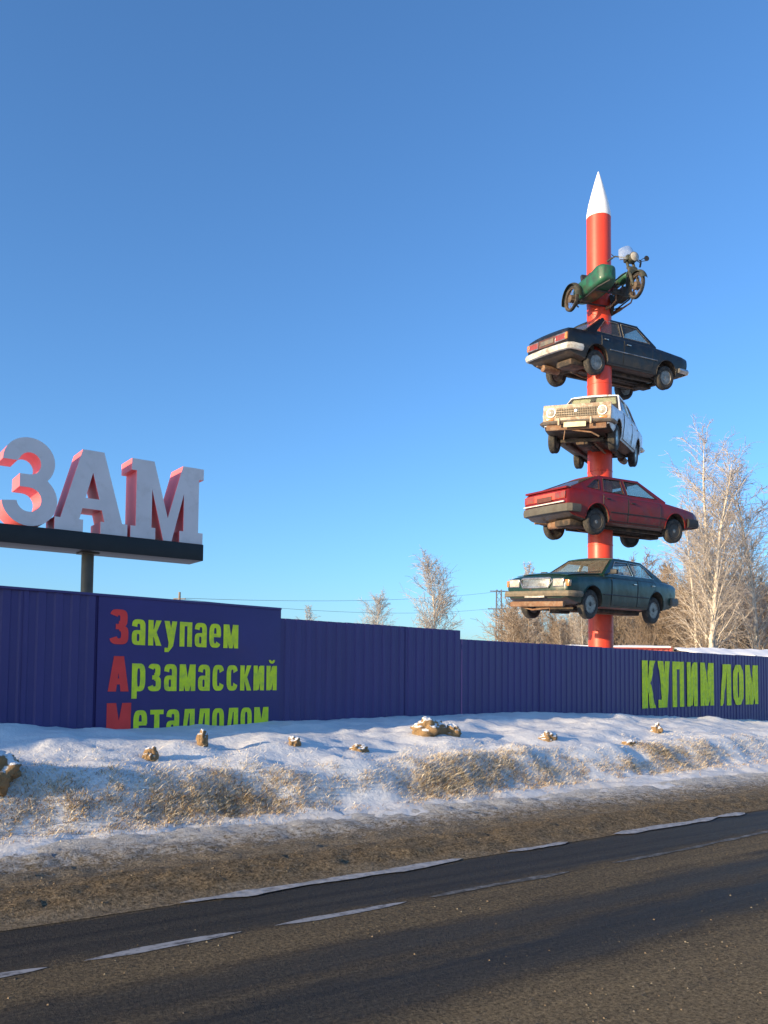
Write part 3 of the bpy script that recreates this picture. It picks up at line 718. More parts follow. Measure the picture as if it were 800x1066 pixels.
    for dy in (-.05, .42):
        mb = MB(); b0 = Vector(fw(dy - .1, .07)); b1 = Vector(fw(dy + .45, .16)); nrm = Vector((.012, 0, .012)); mb.tube([b0 + nrm, b0.lerp(b1, .4) + nrm * 1.6, b1 + nrm], .008, 5); mb.build('wiper', M['black'], r)
    # doors
    AZ, RR = S['az'], AR + .02
    for (x0, x1, wx) in S['doors']:              # x0 front edge, x1 rear edge
        for sd in (1, -1):
            zl, zh = zbf((x0 + x1) / 2) + .075, min(zsf(x0), zsf(x1)) - .03
            def dfn(u, q):
                z = lerp(zl, zh, q); rear = x1
                if abs(z - AZ) < RR: rear = max(rear, S['ra'] + math.sqrt(RR * RR - (z - AZ) ** 2))
                x = lerp(x0, rear, u); return (x, sd * (side_y(x, z) + .011), z)
            mb = MB(); mb.grid(dfn, 12, 9, .010 * sd); d = mb.build('door', paint, r)
            lp_ = [dfn(u, 0) for u in (0, .5, 1)] + [dfn(1, q / 8) for q in range(1, 9)] + [dfn(.5, 1), dfn(0, 1)] + [dfn(0, q / 8) for q in range(7, 0, -1)]
            mb = MB(); mb.tube([(p[0], p[1] - sd * .006, p[2]) for p in lp_], .009, 5, closed=True); mb.build('door_gap', M['black'], d)
            mb = MB(); hx = x1 + .13; hz = zh - .085; mb.box((hx, sd * (side_y(hx, hz) + .026), hz), (.13, .022, .026), .006); mb.build('handle', S.get('handle', M['chrome']), d)
    # bonnet and boot lid
    for (nm, x0, x1, wv) in S['lids']:
        def lf(u, q):
            x = lerp(x0, x1, u); y = lerp(-1, 1, q) * .86 * Wf(x) * wv; return (x, y, top_z(x, y) + .012)
        mb = MB(); mb.grid(lf, 14, 12, .012); mb.build(nm, paint, r)
    # side moulding
    if S.get('mould'):
        for sd in (1, -1):
            zz = S['mould']; mb = MB()
            for (a, b) in ((S['fa'] - AR - .03, S['ra'] + AR + .03),):
                mb.tube([(lerp(a, b, k / 20), sd * (side_y(lerp(a, b, k / 20), zz) + .014), zz) for k in range(21)], .014, 6)
            mb.build('side_moulding', S.get('mouldmat', M['black']), r)
    # wheels
    wr, ww = S['wr'], .17
    wm = None
    for ax, dr in ((S['fa'], S['droop'][0]), (S['ra'], S['droop'][1])):
        for sd in (1, -1):
            loc = (ax, sd * S['track'], S['wr'] - dr)
            t = MB(); R_, h = wr, ww / 2
            t.lathe([(R_ * .60, -h * .80), (R_ * .72, -h), (R_ * .90, -h * .98), (R_ * .97, -h * .80), (R_, -h * .55), (R_ * .985, -h * .10), (R_ * .985, h * .10), (R_, h * .55), (R_ * .97, h * .80), (R_ * .90, h * .98), (R_ * .72, h), (R_ * .60, h * .80)], 40, 'Y', close=True)
            w = t.build('wheel', M['rubber'], r); w.location = loc
            m_ = MB(); o = sd
            m_.lathe([(R_ * .63, o * h * .82), (R_ * .60, o * h * .95), (R_ * .56, o * h * .78), (R_ * .52, o * h * .38), (R_ * .44, o * h * .42), (R_ * .34, o * h * .60), (R_ * .20, o * h * .62), (R_ * .14, o * h * .50), (.001, o * h * .52)], 32, 'Y')
            m_.lathe([(R_ * .62, -o * h * .8), (R_ * .5, -o * h * .2), (R_ * .2, -o * h * .2), (.001, -o * h * .2)], 24, 'Y')
            for k in range(S.get('holes', 8)):
                a = 2 * math.pi * k / S.get('holes', 8); m_.lathe([(.001, o * h * .47), (R_ * .055, o * h * .50), (R_ * .055, o * h * .30)], 8, 'Y', (R_ * .45 * math.cos(a), .004 * o, R_ * .45 * math.sin(a)), 1)
            ri = m_.build('rim', [S['rim'], M['black']], w)
            m_ = MB(); m_.lathe([(R_ * .19, o * h * .55), (R_ * .17, o * h * .80), (R_ * .08, o * h * .88), (.001, o * h * .9)], 20, 'Y'); m_.build('hub_cap', S.get('hub', M['rim_grey']), w)
    # underside
    u = MB(); zf = max(zbf(0), .18) - .01
    for sd in (1, -1): u.box((lerp(S['fa'], S['ra'], .5), sd * .42, zf - .03), (S['fa'] - S['ra'] - .3, .09, .07), .01)
    u.box((0, 0, zf - .015), (S['fa'] - S['ra'] - .2, .20, .05), .01)
    u.box((S['fa'] + .12, 0, zf - .03), (.12, 1.0, .08), .015); u.box((S['fa'] - .05, 0, zf - .06), (.42, .28, .14), .03)
    u.build('floor_pan', M['under'], r)
    u = MB(); zr = wr - S['droop'][1]; u.tube([(S['ra'], -S['track'], zr), (S['ra'], S['track'], zr)], .045, 10); u.lathe([(.001, -.14), (.09, -.10), (.125, 0), (.09, .10), (.001, .14)], 16, 'Y', (S['ra'], 0, zr))
    u.tube([(S['fa'] - .3, 0, zf - .05), (S['ra'], 0, zr)], .03, 8); u.build('rear_axle', M['under'], r)
    zq = wr - S['droop'][0]
    for sd in (1, -1):
        u = MB(); u.tube([(S['fa'], sd * S['track'], zq), (S['fa'] - .02, sd * .35, zf - .02)], .035, 8); u.tube([(S['fa'], sd * (S['track'] - .12), zq), (S['fa'], sd * (S['track'] - .2), zq + .35)], .045, 10); u.build('front_suspension', M['under'], r)
        u = MB(); u.tube([(S['ra'], sd * .45, zr), (S['ra'] + .02, sd * .45, zr + .32)], .05, 10); u.tube([(S['ra'], sd * .5, zr - .02), (S['ra'] + .6, sd * .42, zf - .02)], .025, 8); u.build('rear_suspension', M['under'], r)
    u = MB(); u.tube([(S['fa'] - .1, .25, zf - .07), (.2, .22, zf - .08), (S['ra'] + .45, .2, zf - .07), (S['ra'] + .25, .3, zf + .02)], .025, 8)
    ex = xs[0]; u.lathe([(.02, -.27), (.085, -.25), (.095, 0), (.085, .25), (.02, .27)], 14, 'Y' if S.get('muf') else 'X', (ex + .42, .05 if S.get('muf') else .35, zbf(ex + .42) - .07))
    u.tube([(ex + .4, .38, zbf(ex + .3) - .05), (ex + .02, .40, zbf(ex + .3) - .06)], .022, 8); u.build('exhaust', M['rust'], r)
    u = MB(); u.box((ex + .55, -.30, zbf(ex + .5) - .05), (.55, .55, .16), .05); u.build('fuel_tank', M['under'], r)
    # cabin inside
    gm = (g0 + g1) / 2; u = MB()
    z0_ = .37; u.box((gm, 0, z0_), (g1 - g0 - .04, 2 * yb - .22, .02)); u.box((g1 - .14, 0, .80), (.22, 2 * yb - .24, .22), .05)
    u.build('interior', M['interior'], r)
    for sd in (1, -1):
        u = MB(); u.box((.12, sd * .36, .50), (.5, .48, .16), .05); u.box((-.16, sd * .36, .80), (.14, .46, .58), .05, Matrix.Rotation(R(-12), 3, 'Y')); u.build('seat', M['fabric'], r)
    u = MB(); u.box((g0 + .42, 0, .50), (.46, 2 * yb - .3, .16), .05); u.box((g0 + .13, 0, .74), (.14, 2 * yb - .3, .46), .05, Matrix.Rotation(R(-14), 3, 'Y')); u.build('rear_seat', M['fabric'], r)
    sw = Matrix.Translation((g1 - .42, .36, .86)) @ Matrix.Rotation(R(-25), 4, 'Y')
    u = MB(); u.tube([sw @ Vector((0, .19 * math.cos(2 * math.pi * k / 24), .19 * math.sin(2 * math.pi * k / 24))) for k in range(24)], .014, 6, closed=True); u.tube([sw @ Vector((0, -.19, 0)), sw @ Vector((0, .19, 0))], .014, 6); u.tube([sw @ Vector((0, 0, 0)), sw @ Vector((.3, 0, 0))], .02, 6); u.build('steering_wheel', M['black'], r)
    u = MB(); p = fw(0, .84); u.box((p[0] - .08, 0, p[2] - .01), (.03, .20, .06), .01); u.build('rear_view_mirror', M['black'], r)
    for sd in S.get('mirrors', ()):
        u = MB(); mx = S['gh'][0][0] - .20; u.box((mx, sd * (yb + .14), A0[1] + .06), (.09, .17, .11), .03); u.tube([(mx, sd * (yb - .02), A0[1] + .01), (mx, sd * (yb + .1), A0[1] + .05)], .018, 6); u.build('wing_mirror', S.get('mirmat', M['black']), r)
    r['_'] = 0; del r['_']
    S['fn'] = (Wf, zbf, zsf, ztf, side_y, fw)
    return r

def bumper(r, xe, yw, z0, z1, depth, wrap, mat, name='bumper', bulge=.03):
    """wrap-round bumper; xe signed end position"""
    sg_ = 1 if xe > 0 else -1
    P = [(abs(xe) - wrap, -yw), (abs(xe) - .10, -yw), (abs(xe) - .03, -yw + .05), (abs(xe) + .015, -yw * .6), (abs(xe) + .03, 0), (abs(xe) + .015, yw * .6), (abs(xe) - .03, yw - .05), (abs(xe) - .10, yw), (abs(xe) - wrap, yw)]
    zm = (z0 + z1) / 2; sec = [(-.01, z0), (depth * .8, z0 + .01), (depth, z0 + (zm - z0) * .5), (depth + bulge * .5, zm), (depth, z1 - (z1 - zm) * .5), (depth * .8, z1 - .01), (-.01, z1)]
    P = [(x * sg_, y * sg_) for (x, y) in P]
    mb = MB(); mb.sweep(P, sec); return mb.build(name, mat, r)
def lamp(r, name, c, size, mat, bezel=None, bev=.012):
    mb = MB(); mb.box(c, size, bev); o = mb.build(name, mat, r)
    if bezel:
        sx = 1 if c[0] > 0 else -1; t = .014; y, z = size[1] / 2, size[2] / 2; x = c[0] + sx * size[0] * .35
        mb = MB(); mb.tube([(x, c[1] - y, c[2] - z), (x, c[1] + y, c[2] - z), (x, c[1] + y, c[2] + z), (x, c[1] - y, c[2] + z)], t, 6, closed=True); mb.build('bezel', bezel, o)
    return o
def round_lamp(r, c, rad, mat, rim):
    mb = MB(); mb.lathe([(.001, .045), (rad * .6, .035), (rad * .95, .012), (rad, -.02)], 24, 'X', c); o = mb.build('headlight', mat, r)
    mb = MB(); mb.lathe([(rad * .97, .0), (rad * .99, .022), (rad * 1.10, .022), (rad * 1.14, -.02)], 24, 'X', c); mb.build('bezel', rim, o)

# --- dark green sedan, lowest
P_green = car_paint('dark_green_paint', (.005, .030, .024), dirt=(.085, .068, .042), amt=.25, low=.46)
V = dict(name='green_sedan', pos=(5.04, 19.46, 2.91), rot=(-2.9, 1.5, -136.2), label='dark green sedan facing left, lowest of the four cars on the pole', paint=P_green,
    st=[(2.40, .74, .44, .70, .76), (2.37, .79, .37, .76, .82), (2.28, .83, .33, .80, .87), (2.05, .86, .27, .84, .92), (1.53, .885, .21, .875, .975), (.95, .90, .20, .90, 1.0), (0, .90, .20, .915, .945), (-1.2, .90, .20, .915, .95), (-1.65, .89, .20, .91, 1.0), (-2.1, .86, .27, .89, .985), (-2.30, .84, .34, .875, .955), (-2.40, .80, .38, .84, .90), (-2.43, .75, .45, .78, .82)],
    fa=1.53, ra=-1.27, az=.30, wr=.325, track=.75, droop=(.06, .10), tub=(-1.42, .88), yb=.80, yr=.60, crown=.075,
    gh=[(.98, .965), (.30, 1.365), (-.98, 1.355), (-1.66, .975)],
    win=[[(.70, .985), (.26, 1.30), (-.30, 1.31), (-.30, .985)], [(-.39, .985), (-.39, 1.31), (-.90, 1.30), (-1.10, 1.19), (-1.28, .985)]],
    doors=[(.78, -.33, 1), (-.36, -1.20, 1)], lids=[('bonnet', 2.20, 1.05, .92), ('boot_lid', -1.72, -2.28, .9)], mould=.50, rim=M['rim_grey'], hub=M['black'], mirrors=(1, -1), mirmat=M['black'], trim=M['chrome'], handle=M['chrome'])
r = make_car(V)
bumper(r, 2.40, .87, .40, .53, .05, .42, simple('dusty_bumper', (.10, .09, .068), .7, 0, .2, 5., dirt=(.20, .155, .10), damt=.55, dscale=6)); bumper(r, -2.43, .86, .36, .56, .05, .40, M['plastic'])
mb = MB(); G = [(-.36, .80), (.36, .80), (.42, .74), (.33, .60), (-.33, .60), (-.42, .74)]
mb.poly([G], lambda a, b, k: (2.425 - (b - .6) * .18 - .03 * k, a, b), 1.); gr = mb.build('grille', M['black'], r)
mb = MB()
for k in range(7): mb.box((2.43 - (.62 + k * .027 - .6) * .18, 0, .62 + k * .027), (.016, .70, .012), .002)
mb.build('grille_bar', M['chrome'], gr)
mb = MB(); mb.tube([(2.432 - (b - .6) * .18, a, b) for a, b in G], .022, 6, closed=True); mb.build('grille_surround', M['chrome'], gr)
for sd in (1, -1):
    lamp(r, 'headlight', (2.385, sd * .575, .70), (.08, .26, .16), M['lamp_glass'], M['chrome']); lamp(r, 'turn_signal', (2.33, sd * .765, .69), (.10, .11, .14), M['lamp_amber'])
    lamp(r, 'tail_light', (-2.41, sd * .64, .74), (.06, .28, .16), M['lamp_red'])
mb = MB(); mb.box((2.46, .0, .43), (.012, .52, .11), .003); mb.build('number_plate', M['plate'], r)
mb = MB(); mb.box((2.36, 0, .24), (.10, 1.4, .12), .03); mb.tube([(2.3, -.5, .2), (2.25, -.2, .12), (2.3, .3, .16)], .02, 6); mb.tube([(2.3, .3, .25), (2.32, .31, .02)], .008, 5); mb.build('front_valance', M['rust'], r)

# --- red hatchback, second from below
P_red = car_paint('dark_red_paint', (.15, .008, .009), dirt=(.06, .035, .022), amt=.10, low=.36)
H = dict(name='red_hatchback', pos=(5.69, 20.31, 5.0), rot=(3.3, -.4, 28.4), label='dark red hatchback seen from its tail, between white car and green sedan', paint=P_red,
    st=[(2.17, .70, .45, .62, .66), (2.14, .76, .38, .67, .70), (2.0, .80, .30, .72, .755), (1.75, .82, .24, .76, .80), (1.32, .84, .20, .80, .855), (.98, .845, .19, .83, .90), (0, .85, .19, .87, .90), (-1.0, .85, .19, .90, .93), (-1.55, .845, .20, .92, .97), (-1.95, .82, .28, .92, .97), (-2.10, .80, .36, .90, .93), (-2.15, .77, .42, .86, .88)],
    fa=1.32, ra=-1.26, az=.28, wr=.30, track=.72, droop=(.10, .10), tub=(-1.40, .86), yb=.77, yr=.56, crown=.06,
    gh=[(.98, .895), (.25, 1.345), (-1.02, 1.345), (-2.0, .955)],
    win=[[(.70, .93), (.22, 1.28), (-.26, 1.29), (-.26, .93)], [(-.36, .93), (-.36, 1.29), (-.92, 1.28), (-1.02, .95)], [(-1.14, .97), (-1.06, 1.24), (-1.20, 1.22), (-1.52, 1.0)]],
    doors=[(.76, -.30, 1), (-.33, -1.10, 1)], lids=[('bonnet', 2.02, 1.02, .92)], mould=.46, mouldmat=M['black'], rim=M['rim_dark'], hub=M['rim_grey'], mirrors=(), muf=1, handle=M['black'], rwglass=glass('dark_hatch_glass', (.35, .38, .38), .25, (.25, .2, .18)))
r = make_car(H)
M['bumper_grey'] = simple('worn_grey_bumper', (.085, .076, .060), .7, 0, .2, 5., dirt=(.07, .055, .04), damt=.4, dscale=6)
bumper(r, -2.16, .83, .37, .565, .04, .36, M['bumper_grey'], bulge=.015); bumper(r, 2.16, .82, .32, .54, .05, .42, M['black'])
M['tail_panel'] = simple('red_tail_panel', (.60, .075, .04), .4, 0, .12, 4., dirt=(.30, .06, .04), damt=.3, dscale=6, coat=.3)
mb = MB(); mb.box((-2.165, 0, .765), (.03, 1.46, .17), .01); tp = mb.build('tail_panel', M['tail_panel'], r)
for sd in (1, -1): lamp(r, 'tail_light', (-2.175, sd * .56, .765), (.03, .36, .155), M['lamp_red'])
mb = MB(); mb.box((-2.186, 0, .715), (.012, .54, .115), .003); mb.build('number_plate', simple('bare_plate_recess', (.10, .03, .02), .7), r)
mb = MB(); mb.box((-2.12, 0, .935), (.10, 1.50, .05), .015); mb.build('hatch_lip', P_red, r)
mb = MB(); mb.box((-2.205, 0, .60), (.04, 1.46, .03), .008); mb.build('bumper_strip', simple('bright_strip', (.62, .58, .52), .5), r)
for sd in (1, -1): lamp(r, 'headlight', (2.16, sd * .52, .585), (.05, .34, .12), M['lamp_glass'])
mb = MB(); mb.box((2.165, 0, .585), (.03, .64, .10), .01); mb.build('grille', M['black'], r)

# --- white sedan, third
P_white = car_paint('dirty_white_paint', (.68, .69, .71), amt=.35, low=.40, extra=(.30, .20, .13))
n_ = simple('rusty_white_front', (.54, .46, .36), .6, 0, .2, 4., dirt=(.20, .12, .065), damt=.55, dscale=7, bump=.3)
Wc = dict(name='white_sedan', pos=(5.17, 19.89, 6.93), rot=(-4.1, 4.3, -117.0), label='rusty white sedan with round headlights facing the viewer, third car up', paint=P_white,
    st=[(2.0, .76, .42, .80, .825), (1.98, .78, .36, .815, .84), (1.85, .79, .28, .825, .852), (1.27, .80, .20, .85, .885), (.85, .805, .19, .875, .925), (0, .81, .19, .89, .93), (-1.0, .81, .19, .89, .93), (-1.45, .80, .20, .885, .95), (-1.85, .785, .30, .87, .92), (-2.0, .77, .36, .85, .89), (-2.03, .75, .42, .80, .83)],
    fa=1.24, ra=-1.18, az=.28, wr=.295, track=.69, droop=(.10, .09), tub=(-1.32, .78), yb=.735, yr=.57, crown=.06,
    gh=[(.86, .905), (.36, 1.375), (-.86, 1.37), (-1.42, .94)],
    win=[[(.66, .96), (.31, 1.315), (-.24, 1.32), (-.24, .96)], [(-.33, .96), (-.33, 1.32), (-.80, 1.31), (-1.14, .96)]],
    doors=[(.72, -.27, 1), (-.30, -1.05, 1)], lids=[('bonnet', 1.90, .92, .94), ('boot_lid', -1.50, -1.92, .92)], rim=M['rim_grey'], hub=M['chrome'], trim=M['chrome'], bow=.05, wsglass=M['glass'])
r = make_car(Wc)
mb = MB(); mb.box((2.0, 0, .66), (.05, 1.53, .38), .02); fp = mb.build('front_panel', n_, r)
mb = MB(); mb.box((2.022, 0, .665), (.03, .92, .20), .008); gr = mb.build('grille', simple('grille_black', (.03, .025, .02), .7, 0, .3, 9., dirt=(.16, .11, .07), damt=.4, dscale=20), r)
mb = MB()
for k in range(24): mb.box((2.04, -.45 + k * .0391, .665), (.012, .008, .20), .002)
for k in range(4): mb.box((2.042, 0, .585 + k * .053), (.012, .92, .010), .002)
mb.build('grille_bar', M['old_chrome'], gr)
mb = MB(); mb.box((2.055, 0, .69), (.014, .07, .07), .01); mb.build('emblem', M['chrome'], gr)
for sd in (1, -1):
    round_lamp(r, (2.03, sd * .575, .67), .092, M['lamp_glass'], M['chrome']); lamp(r, 'turn_signal', (2.015, sd * .60, .525), (.05, .17, .055), M['lamp_amber'])
bumper(r, 2.045, .79, .40, .49, .05, .36, M['old_chrome'], bulge=.04); bumper(r, -2.06, .78, .40, .50, .05, .36, M['chrome'], bulge=.04)
for sd in (1, -1): mb = MB(); mb.box((2.135, sd * .36, .44), (.05, .05, .17), .015); mb.build('overrider', M['old_chrome'], r)
mb = MB(); mb.box((2.13, 0, .37), (.014, .5, .11), .003); mb.build('number_plate', M['visor'], r)
mb = MB(); mb.box((1.98, 0, .34), (.10, 1.36, .13), .03); mb.tube([(1.95, -.2, .3), (2.0, .35, .20), (1.9, .5, .12)], .018, 6); mb.tube([(1.98, -.25, .3), (1.99, -.27, .06)], .014, 6); mb.build('front_valance', M['rust'], r)
fw = Wc['fn'][5]
for sd in (1, -1):
    mb = MB(); a = Vector(fw(sd * .12, .90)); b = Vector(fw(sd * .86, .90)); c = Vector(fw(sd * .86, .50)); d = Vector(fw(sd * .12, .50)); ix = Vector((-.05, 0, 0))
    mb.grid(lambda u, q: (a.lerp(b, u)).lerp(d.lerp(c, u), q) + ix + Vector((-.05 * q, 0, 0)), 2, 2, .012); mb.build('sun_visor', M['visor'], r)
for sd in (1, -1): lamp(r, 'tail_light', (-2.03, sd * .58, .68), (.04, .26, .13), M['lamp_red'])

# --- dark sedan, top
P_dark = car_paint('black_blue_paint', (.006, .008, .013), dirt=(.060, .055, .048), amt=.3, low=.60)
Dk = dict(name='dark_sedan', pos=(5.78, 20.93, 9.14), rot=(5.9, -1.6, 29.1), label='black blue sedan with grey sills seen from its tail, topmost car under the motorcycle', paint=P_dark,
    st=[(2.06, .74, .44, .74, .77), (2.03, .77, .38, .79, .82), (1.85, .79, .29, .82, .86), (1.27, .805, .20, .86, .92), (.85, .81, .19, .88, .945), (0, .815, .19, .895, .93), (-1.0, .815, .19, .90, .935), (-1.45, .81, .20, .90, .96), (-1.85, .795, .29, .895, .95), (-2.0, .78, .36, .88, .925), (-2.06, .76, .42, .84, .87)],
    fa=1.27, ra=-1.15, az=.28, wr=.30, track=.70, droop=(.10, .10), tub=(-1.30, .78), yb=.745, yr=.575, crown=.06,
    gh=[(.88, .925), (.36, 1.385), (-.84, 1.38), (-1.46, .955)],
    win=[[(.68, .965), (.31, 1.325), (-.24, 1.33), (-.24, .965)], [(-.33, .965), (-.33, 1.33), (-.78, 1.32), (-1.14, .965)]],
    doors=[(.72, -.27, 1), (-.30, -1.03, 1)], lids=[('bonnet', 1.92, .94, .94), ('boot_lid', -1.52, -1.96, .92)], mould=.56, mouldmat=M['chrome'], rim=M['rim_grey'], hub=M['rim_grey'], trim=M['chrome'], bow=.05)
r = make_car(Dk)
M['silver'] = simple('silver_bumper', (.62, .59, .52), .5, .2, .1, 4., dirt=(.24, .16, .10), damt=.45, dscale=5)
bumper(r, -2.08, .81, .38, .54, .06, .42, M['silver']); bumper(r, 2.08, .80, .38, .50, .06, .40, M['chrome'])
mb = MB(); mb.box((-2.065, 0, .70), (.03, 1.46, .20), .01); mb.build('tail_panel', simple('dark_tail_panel', (.075, .03, .022), .5, 0, .3, 6., dirt=(.14, .06, .035), damt=.4), r)
for sd in (1, -1):
    lamp(r, 'tail_light', (-2.08, sd * .50, .70), (.04, .36, .155), M['lamp_red'], M['chrome']); lamp(r, 'turn_signal', (-2.08, sd * .705, .70), (.045, .09, .155), M['lamp_amber'])
    round_lamp(r, (2.07, sd * .56, .66), .085, M['lamp_glass'], M['chrome'])
mb = MB(); mb.box((-2.087, 0, .70), (.012, .48, .11), .003); mb.build('number_plate', M['plastic'], r)
mb = MB(); mb.box((2.065, 0, .66), (.03, .86, .17), .01); mb.build('grille', M['black'], r)

# ------------------------------------------------------------------ motorcycle with sidecar on top
M['moto_green'] = simple('green_sidecar_paint', (.009, .105, .050), .55, 0, .25, 5., dirt=(.03, .04, .028), damt=.5, dscale=7, coat=.2)
M['moto_dark'] = simple('dark_olive_paint', (.035, .040, .026), .55, 0, .25, 6., dirt=(.12, .09, .06), damt=.4, dscale=9)
M['moto_metal'] = simple('oily_metal', (.10, .095, .085), .5, .6, dirt=(.08, .055, .035), damt=.45, dscale=12)
M['spoke'] = simple('rusty_spokes', (.11, .075, .05), .7, .3)
mo = empty('motorcycle', (5.75, 19.60, 10.50), (0, 0, R(-74))); mo.scale = (.93,) * 3
tag(mo, 'old dark motorcycle with green sidecar mounted high on the red pole', 'motorcycle')
def mwheel(c, name, parent, spokes=True):
    rr = .325; mb = MB()
    mb.lathe([(rr * .82, -.035), (rr * .92, -.052), (rr * .985, -.035), (rr, 0), (rr * .985, .035), (rr * .92, .052), (rr * .82, .035)], 36, 'Y', c, 0, True)
    mb.lathe([(rr * .83, -.035), (rr * .77, -.03), (rr * .77, .03), (rr * .83, .035)], 36, 'Y', c, 1, True)
    mb.lathe([(.001, -.09), (.05, -.085), (.10, -.06), (.10, .06), (.05, .085), (.001, .09)], 20, 'Y', c, 1)
    for k in range(20):
        t = 2 * math.pi * k / 20; y = .05 * (1 if k % 2 else -1)
        mb.tube([(c[0] + .09 * math.cos(t), c[1] + y, c[2] + .09 * math.sin(t)), (c[0] + rr * .79 * math.cos(t + .12), c[1], c[2] + rr * .79 * math.sin(t + .12))], .005, 4, 1)
    return mb.build(name, [M['rubber'], M['spoke']], parent)
def fender(c, a0, a1, rad, wid, name, mat, parent):
    def f(u, q):
        t = R(lerp(a0, a1, u)); v = lerp(-1, 1, q); rr = rad - .035 * v * v; return (c[0] + rr * math.cos(t), c[1] + v * wid, c[2] + rr * math.sin(t))
    mb = MB(); mb.grid(f, 20, 6, .006); return mb.build(name, mat, parent)
FW, RW = (.72, 0, .325), (-.70, 0, .325)
mwheel(FW, 'front_wheel', mo); mwheel(RW, 'rear_wheel', mo)
fender(FW, 10, 165, .385, .085, 'front_fender', M['moto_dark'], mo); fender(RW, 5, 175, .385, .09, 'rear_fender', M['moto_dark'], mo)
mb = MB()
for y in (.12, -.12):
    mb.tube([(.40, y * .4, .82), (.42, y, .35), (.2, y, .22), (-.35, y, .22), (-.70, y, .325), (-.55, y, .62), (-.15, y * .9, .68), (.40, y * .4, .84)], .02, 8)
mb.build('frame', M['black'], mo)
mb = MB()
for y in (.09, -.09): mb.tube([(.72, y, .325), (.60, y, .62), (.42, y, 1.10)], [.030, .042, .034], 10)
mb.box((.42, 0, 1.10), (.08, .26, .05), .01); mb.box((.50, 0, .90), (.08, .26, .05), .01); mb.box((.56, 0, .78), (.05, .26, .20), .02); mb.build('front_fork', M['moto_dark'], mo)
ZB = .16
mb = MB(); mb.tube([(.20, -.46, 1.04 + ZB), (.34, -.38, 1.07 + ZB), (.42, -.14, 1.03 + ZB), (.43, 0, .98 + ZB), (.42, .14, 1.03 + ZB), (.34, .38, 1.07 + ZB), (.20, .46, 1.04 + ZB)], .018, 8); hb = mb.build('handlebar', M['moto_dark'], mo)
for sd in (1, -1):
    mb = MB(); mb.tube([(.14, sd * .49, 1.02 + ZB), (.28, sd * .42, 1.055 + ZB)], .026, 8); mb.build('grip', M['black'], hb)
    mb = MB(); mb.tube([(.32, sd * .38, 1.06 + ZB), (.42, sd * .54, 1.06 + ZB)], .010, 5); mb.build('lever', M['black'], hb)
mb = MB(); mb.tube([(.32, .36, 1.07 + ZB), (.32, .48, 1.16 + ZB), (.31, .54, 1.18 + ZB)], .010, 6); mb.lathe([(.001, -.012), (.07, -.01), (.07, .008), (.001, .012)], 18, 'X', (.31, .58, 1.18 + ZB)); mb.build('mirror', M['black'], hb)
mb = MB(); mb.lathe([(.001, -.20), (.07, -.17), (.11, -.08), (.125, .02), (.125, .06)], 24, 'X', (.58, 0, .98 + ZB)); mb.box((.44, 0, 1.0 + ZB), (.22, .30, .16), .05); hl = mb.build('headlight', M['moto_dark'], mo)
mb = MB(); mb.lathe([(.12, .055), (.10, .075), (.001, .095)], 24, 'X', (.58, 0, .98 + ZB)); mb.build('lens', M['lamp_glass'], hl)
mb = MB()
def tank(u, q):
    x = lerp(-.12, .40, u); t = 2 * math.pi * q; w = .15 * math.sin(math.pi * (.12 + .80 * u)) ** .5; h = .13 * math.sin(math.pi * (.10 + .82 * u)) ** .5
    return (x, w * math.cos(t), .78 + h * math.sin(t))
mb.grid(tank, 14, 20); mb.build('fuel_tank', M['moto_green'], mo, smooth=60)
mb = MB(); mb.box((-.22, 0, .80), (.34, .26, .10), .04); mb.box((-.62, 0, .82), (.34, .24, .09), .035); mb.build('seat', M['black'], mo)
mb = MB(); mb.box((.06, 0, .38), (.42, .24, .30), .05)
for sd in (1, -1):
    mb.lathe([(.06, .10), (.085, .12), (.085, .30), (.06, .33), (.001, .33)], 16, 'Y', (.12, 0, .40)) if sd > 0 else mb.lathe([(.06, -.10), (.085, -.12), (.085, -.30), (.06, -.33), (.001, -.33)], 16, 'Y', (.12, 0, .40))
mb.lathe([(.05, -.10), (.08, -.08), (.08, .10), (.05, .12)], 14, 'X', (-.28, 0, .34)); mb.build('engine', M['moto_metal'], mo)
mb = MB()
for sd in (1, -1): mb.tube([(.18, sd * .26, .36), (.12, sd * .22, .18), (-.2, sd * .18, .17), (-.35, sd * .18, .2), (-1.0, sd * .18, .26)], [.02, .02, .025, .05, .045], 10)
mb.build('exhaust_pipe', M['rust'], mo)
n = glass('scratched_windshield', (.90, .92, .93), .34, (.6, .62, .62))
def shield(u, q):
    v = lerp(-1, 1, u); w = q; return (.54 - .18 * w - .10 * v * v, v * .31 * (1 - .28 * w * w), 1.10 + .46 * w * (1 - .18 * v * v))
mb = MB(); mb.grid(shield, 12, 8, .005); ws = mb.build('windshield', n, mo)
mb = MB(); mb.tube([shield(u / 12, 0) for u in range(13)], .01, 5); mb.build('shield_frame', M['moto_metal'], ws)
# sidecar on the rider's right
SY = -.78
ST = [(-.91, .004, .54, .56), (-.90, .05, .48, .62), (-.84, .17, .42, .72), (-.66, .25, .37, .80), (-.40, .285, .32, .80), (0, .295, .30, .76), (.28, .285, .30, .80), (.48, .27, .31, .84), (.62, .24, .34, .82), (.71, .16, .40, .76), (.745, .06, .48, .68), (.75, .004, .57, .60)]
def boat(u, q):
    i = u * (len(ST) - 1); x, w, a, b = (float(np.interp(i, range(len(ST)), [s_[k] for s_ in ST])) for k in range(4))
    t = 2 * math.pi * q; cx_, cz_ = math.cos(t), math.sin(t); p = .42
    return (x, SY + w * math.copysign(abs(cx_) ** p, cx_), (a + b) / 2 + (b - a) / 2 * math.copysign(abs(cz_) ** p, cz_))
mb = MB(); mb.grid(boat, 36, 32); sc = mb.build('sidecar', M['moto_green'], mo, smooth=50)
